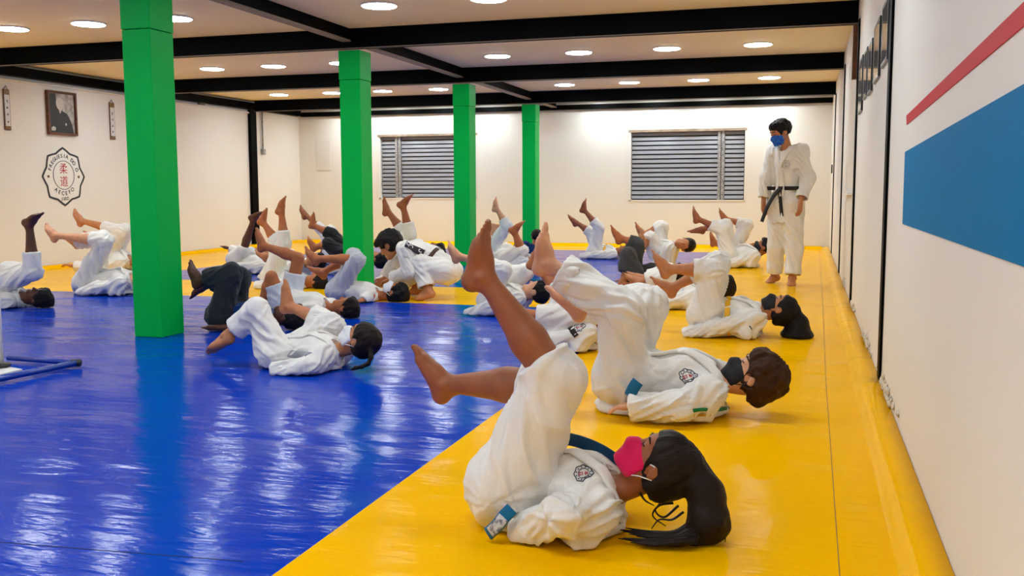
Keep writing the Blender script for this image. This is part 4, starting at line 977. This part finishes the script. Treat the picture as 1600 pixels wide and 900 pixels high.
# 24 behind column 2
p = person('person in black trousers partly hidden by the second green column', 11.0, .9, (590, 405, 0), (575, 404, 0), (540, 398, 0),
    [((512, 382, -.1), (492, 386, -.14), (484, 362, -.14)), ((518, 366, .1), (490, 352, .1), (497, 332, .1))],
    ha=10, skin='warm', hair='black', seed=30, h=.014, hem=(.2, .35), bottom='black')
p = person('person at the back left of the second column, foot pointing straight up', 12.4, .9, (570, 398, 0), (560, 398, 0), (520, 394, 0),
    [((510, 366, -.1), (478, 336, -.12), (473, 318, -.12)), ((516, 360, .1), (505, 392, .1), (497, 398, .1))],
    ha=10, skin='brown', hair='black', seed=31, h=.015, hem=(.5, .8))
# 25 behind the kneeling coach
p = person('person behind the kneeling person, two bare feet in front of the louvred window', 10.2, .92, (680, 392, .2), (664, 394, .1), (618, 392, 0),
    [((640, 368, -.1), (630, 322, -.14), (646, 311, -.14)), ((630, 362, .1), (606, 330, .1), (607, 314, .1))],
    ha=10, skin='brown', hair='black', seed=32, h=.013, hem=(.45, .35))
# 26 left edge
p = person('person at the left edge with a dark leg raised, head on the blue mat', 7.05, .92, (62, 466, 0), (38, 466, 0), (-40, 460, 0),
    [((52, 425, -.08), (46, 352, -.1), (74, 338, -.1)), ((45, 424, .12), (-30, 418, .14), (-42, 395, .14))],
    ha=8, hyaw=15, skin='dark', hair='black', hairstyle='short', seed=33, h=.012, hb=.010, hem=(.44, .5), eyes=True, belt='beltgrey')
# 27 child before the crest
p = person('person left of the nearest column in white uniform, bare foot below the wall crest', 8.2, .92, (238, 434, 0), (210, 438, 0), (138, 440, 0),
    [((165, 376, -.08), (87, 368, -.1), (74, 342, -.1)), ((160, 372, .1), (120, 378, .12), (104, 362, .12))],
    ha=15, skin='light', hair='black', seed=34, h=.0125, hem=(.28, .95), thr=1.05, amp=.022)
# 28 behind
p = person('person behind, yellowish foot up beside the wall crest, hand out to the left', 9.6, .92, (222, 410, 0), (205, 408, 0), (172, 402, 0),
    [((188, 362, -.1), (128, 345, -.14), (118, 318, -.14)), ((196, 360, .1), (150, 372, .12), (136, 356, .12))],
    arms=[((150, 420, -.25), (112, 415, -.3), (84, 410, -.3)), None],
    ha=10, skin='tan', hair='black', seed=35, h=.0125, hb=.009, hem=(.45, .5))

# 16 kneeling coach
nearY = 8.68
k = person('person kneeling with black hair, white uniform and brown belt, leaning over the lying person', nearY, 1.0, (608, 383, 0), (636, 385, 0), (698, 424, 0),
    [((656, 412, -.14), (668, 455, -.20), (632, 466, -.24)), ((628, 412, .16), (652, 450, .18), (615, 460, .16))],
    arms=[((640, 425, -.20), (610, 436, -.10), (598, 442, -.05)), ((612, 418, .16), (600, 436, .12), (592, 444, .10))],
    crown=V(-.62, 0, .75), face=V(-.75, -.12, -.62), sd=(0, 1, 0), flip=1, skin='tan', hair='black', hairstyle='mop', seed=40, h=.011, hb=.009, hem=(.86, .86), belt='beltbrown', group='people in white uniforms supervising', waist=(676, 404, 0), skirt=True, spread=False, lapel=False, hs=1.05, amp=.013, loose=1.0)
q0, n0 = k['su'].pick(634, 381); q1, n1 = k['su'].pick(662, 396)
if q0 is not None and q1 is not None:
    surf_ribbon('shoulder_patch', k['su'], [q0, (q0+q1)/2, q1], .068, .004, PM['lab_dark'], k['root'], 3, .006)
    text_on(k['su'], 'OOVO', (634, 381), (660, 395), .052, PM['lab_white'], k['root'], .014)
pick_ribbon('collar', k['su'], [(626, 369), (628, 384), (634, 402)], .045, .009, PM['gi'], k['root'])
# 9 standing coach
zf = atZ(1222, 444)[1]
Y9 = zf
k = person('person standing by the right wall in white uniform, blue mask and black belt', Y9, 1.03, (1219, 207, 0), (1230, 229, 0), (1228, 318, .0),
    [((1241, 388, -.06), (1238, 434, -.12), (1234, 447, -.34)), ((1213, 385, .05), (1210, 431, .12), (1190, 442, .0))],
    arms=[((1263, 277, -.10), (1251, 315, -.24), (1249, 334, -.26)), ((1197, 278, .04), (1193, 314, .0), (1193, 332, .0))],
    crown=V(-.38, -.2, 1), face=V(-.75, -.5, -.75), sd=(-.82, .55, 0), skin='tan', hair='black', hairstyle='short', mask='m_blue', seed=41, h=.010, hb=.0065, hem=(.90, .90), belt='beltblack', group='people in white uniforms supervising', eyes=True, amp=.016, loose=1.02, torso_r=.98, skirtlen=.21, zmin=.002, beltat=.20)
crest(k['su'], 1228, 257, .045, k['root'], V(0, 0, 1), mat=M['photo_grey'])
kp, kn = k['knot']
for dx, ln, d in ((-.15, .36, -.03), (.03, .30, .03)):
    pts = [kp+kn*.012, kp+kn*.03+V(dx*.35, 0, -.08), kp+kn*.035+V(dx*.8, d*.4, -ln*.6), kp+kn*.03+V(dx*1.15, d*.6, -ln)]
    rel(bm_done('belt_tail', ribbon_mesh(catmull(pts, 6), [kn]*19, .048, .006), PM['beltblack'], None, True), k['root'])
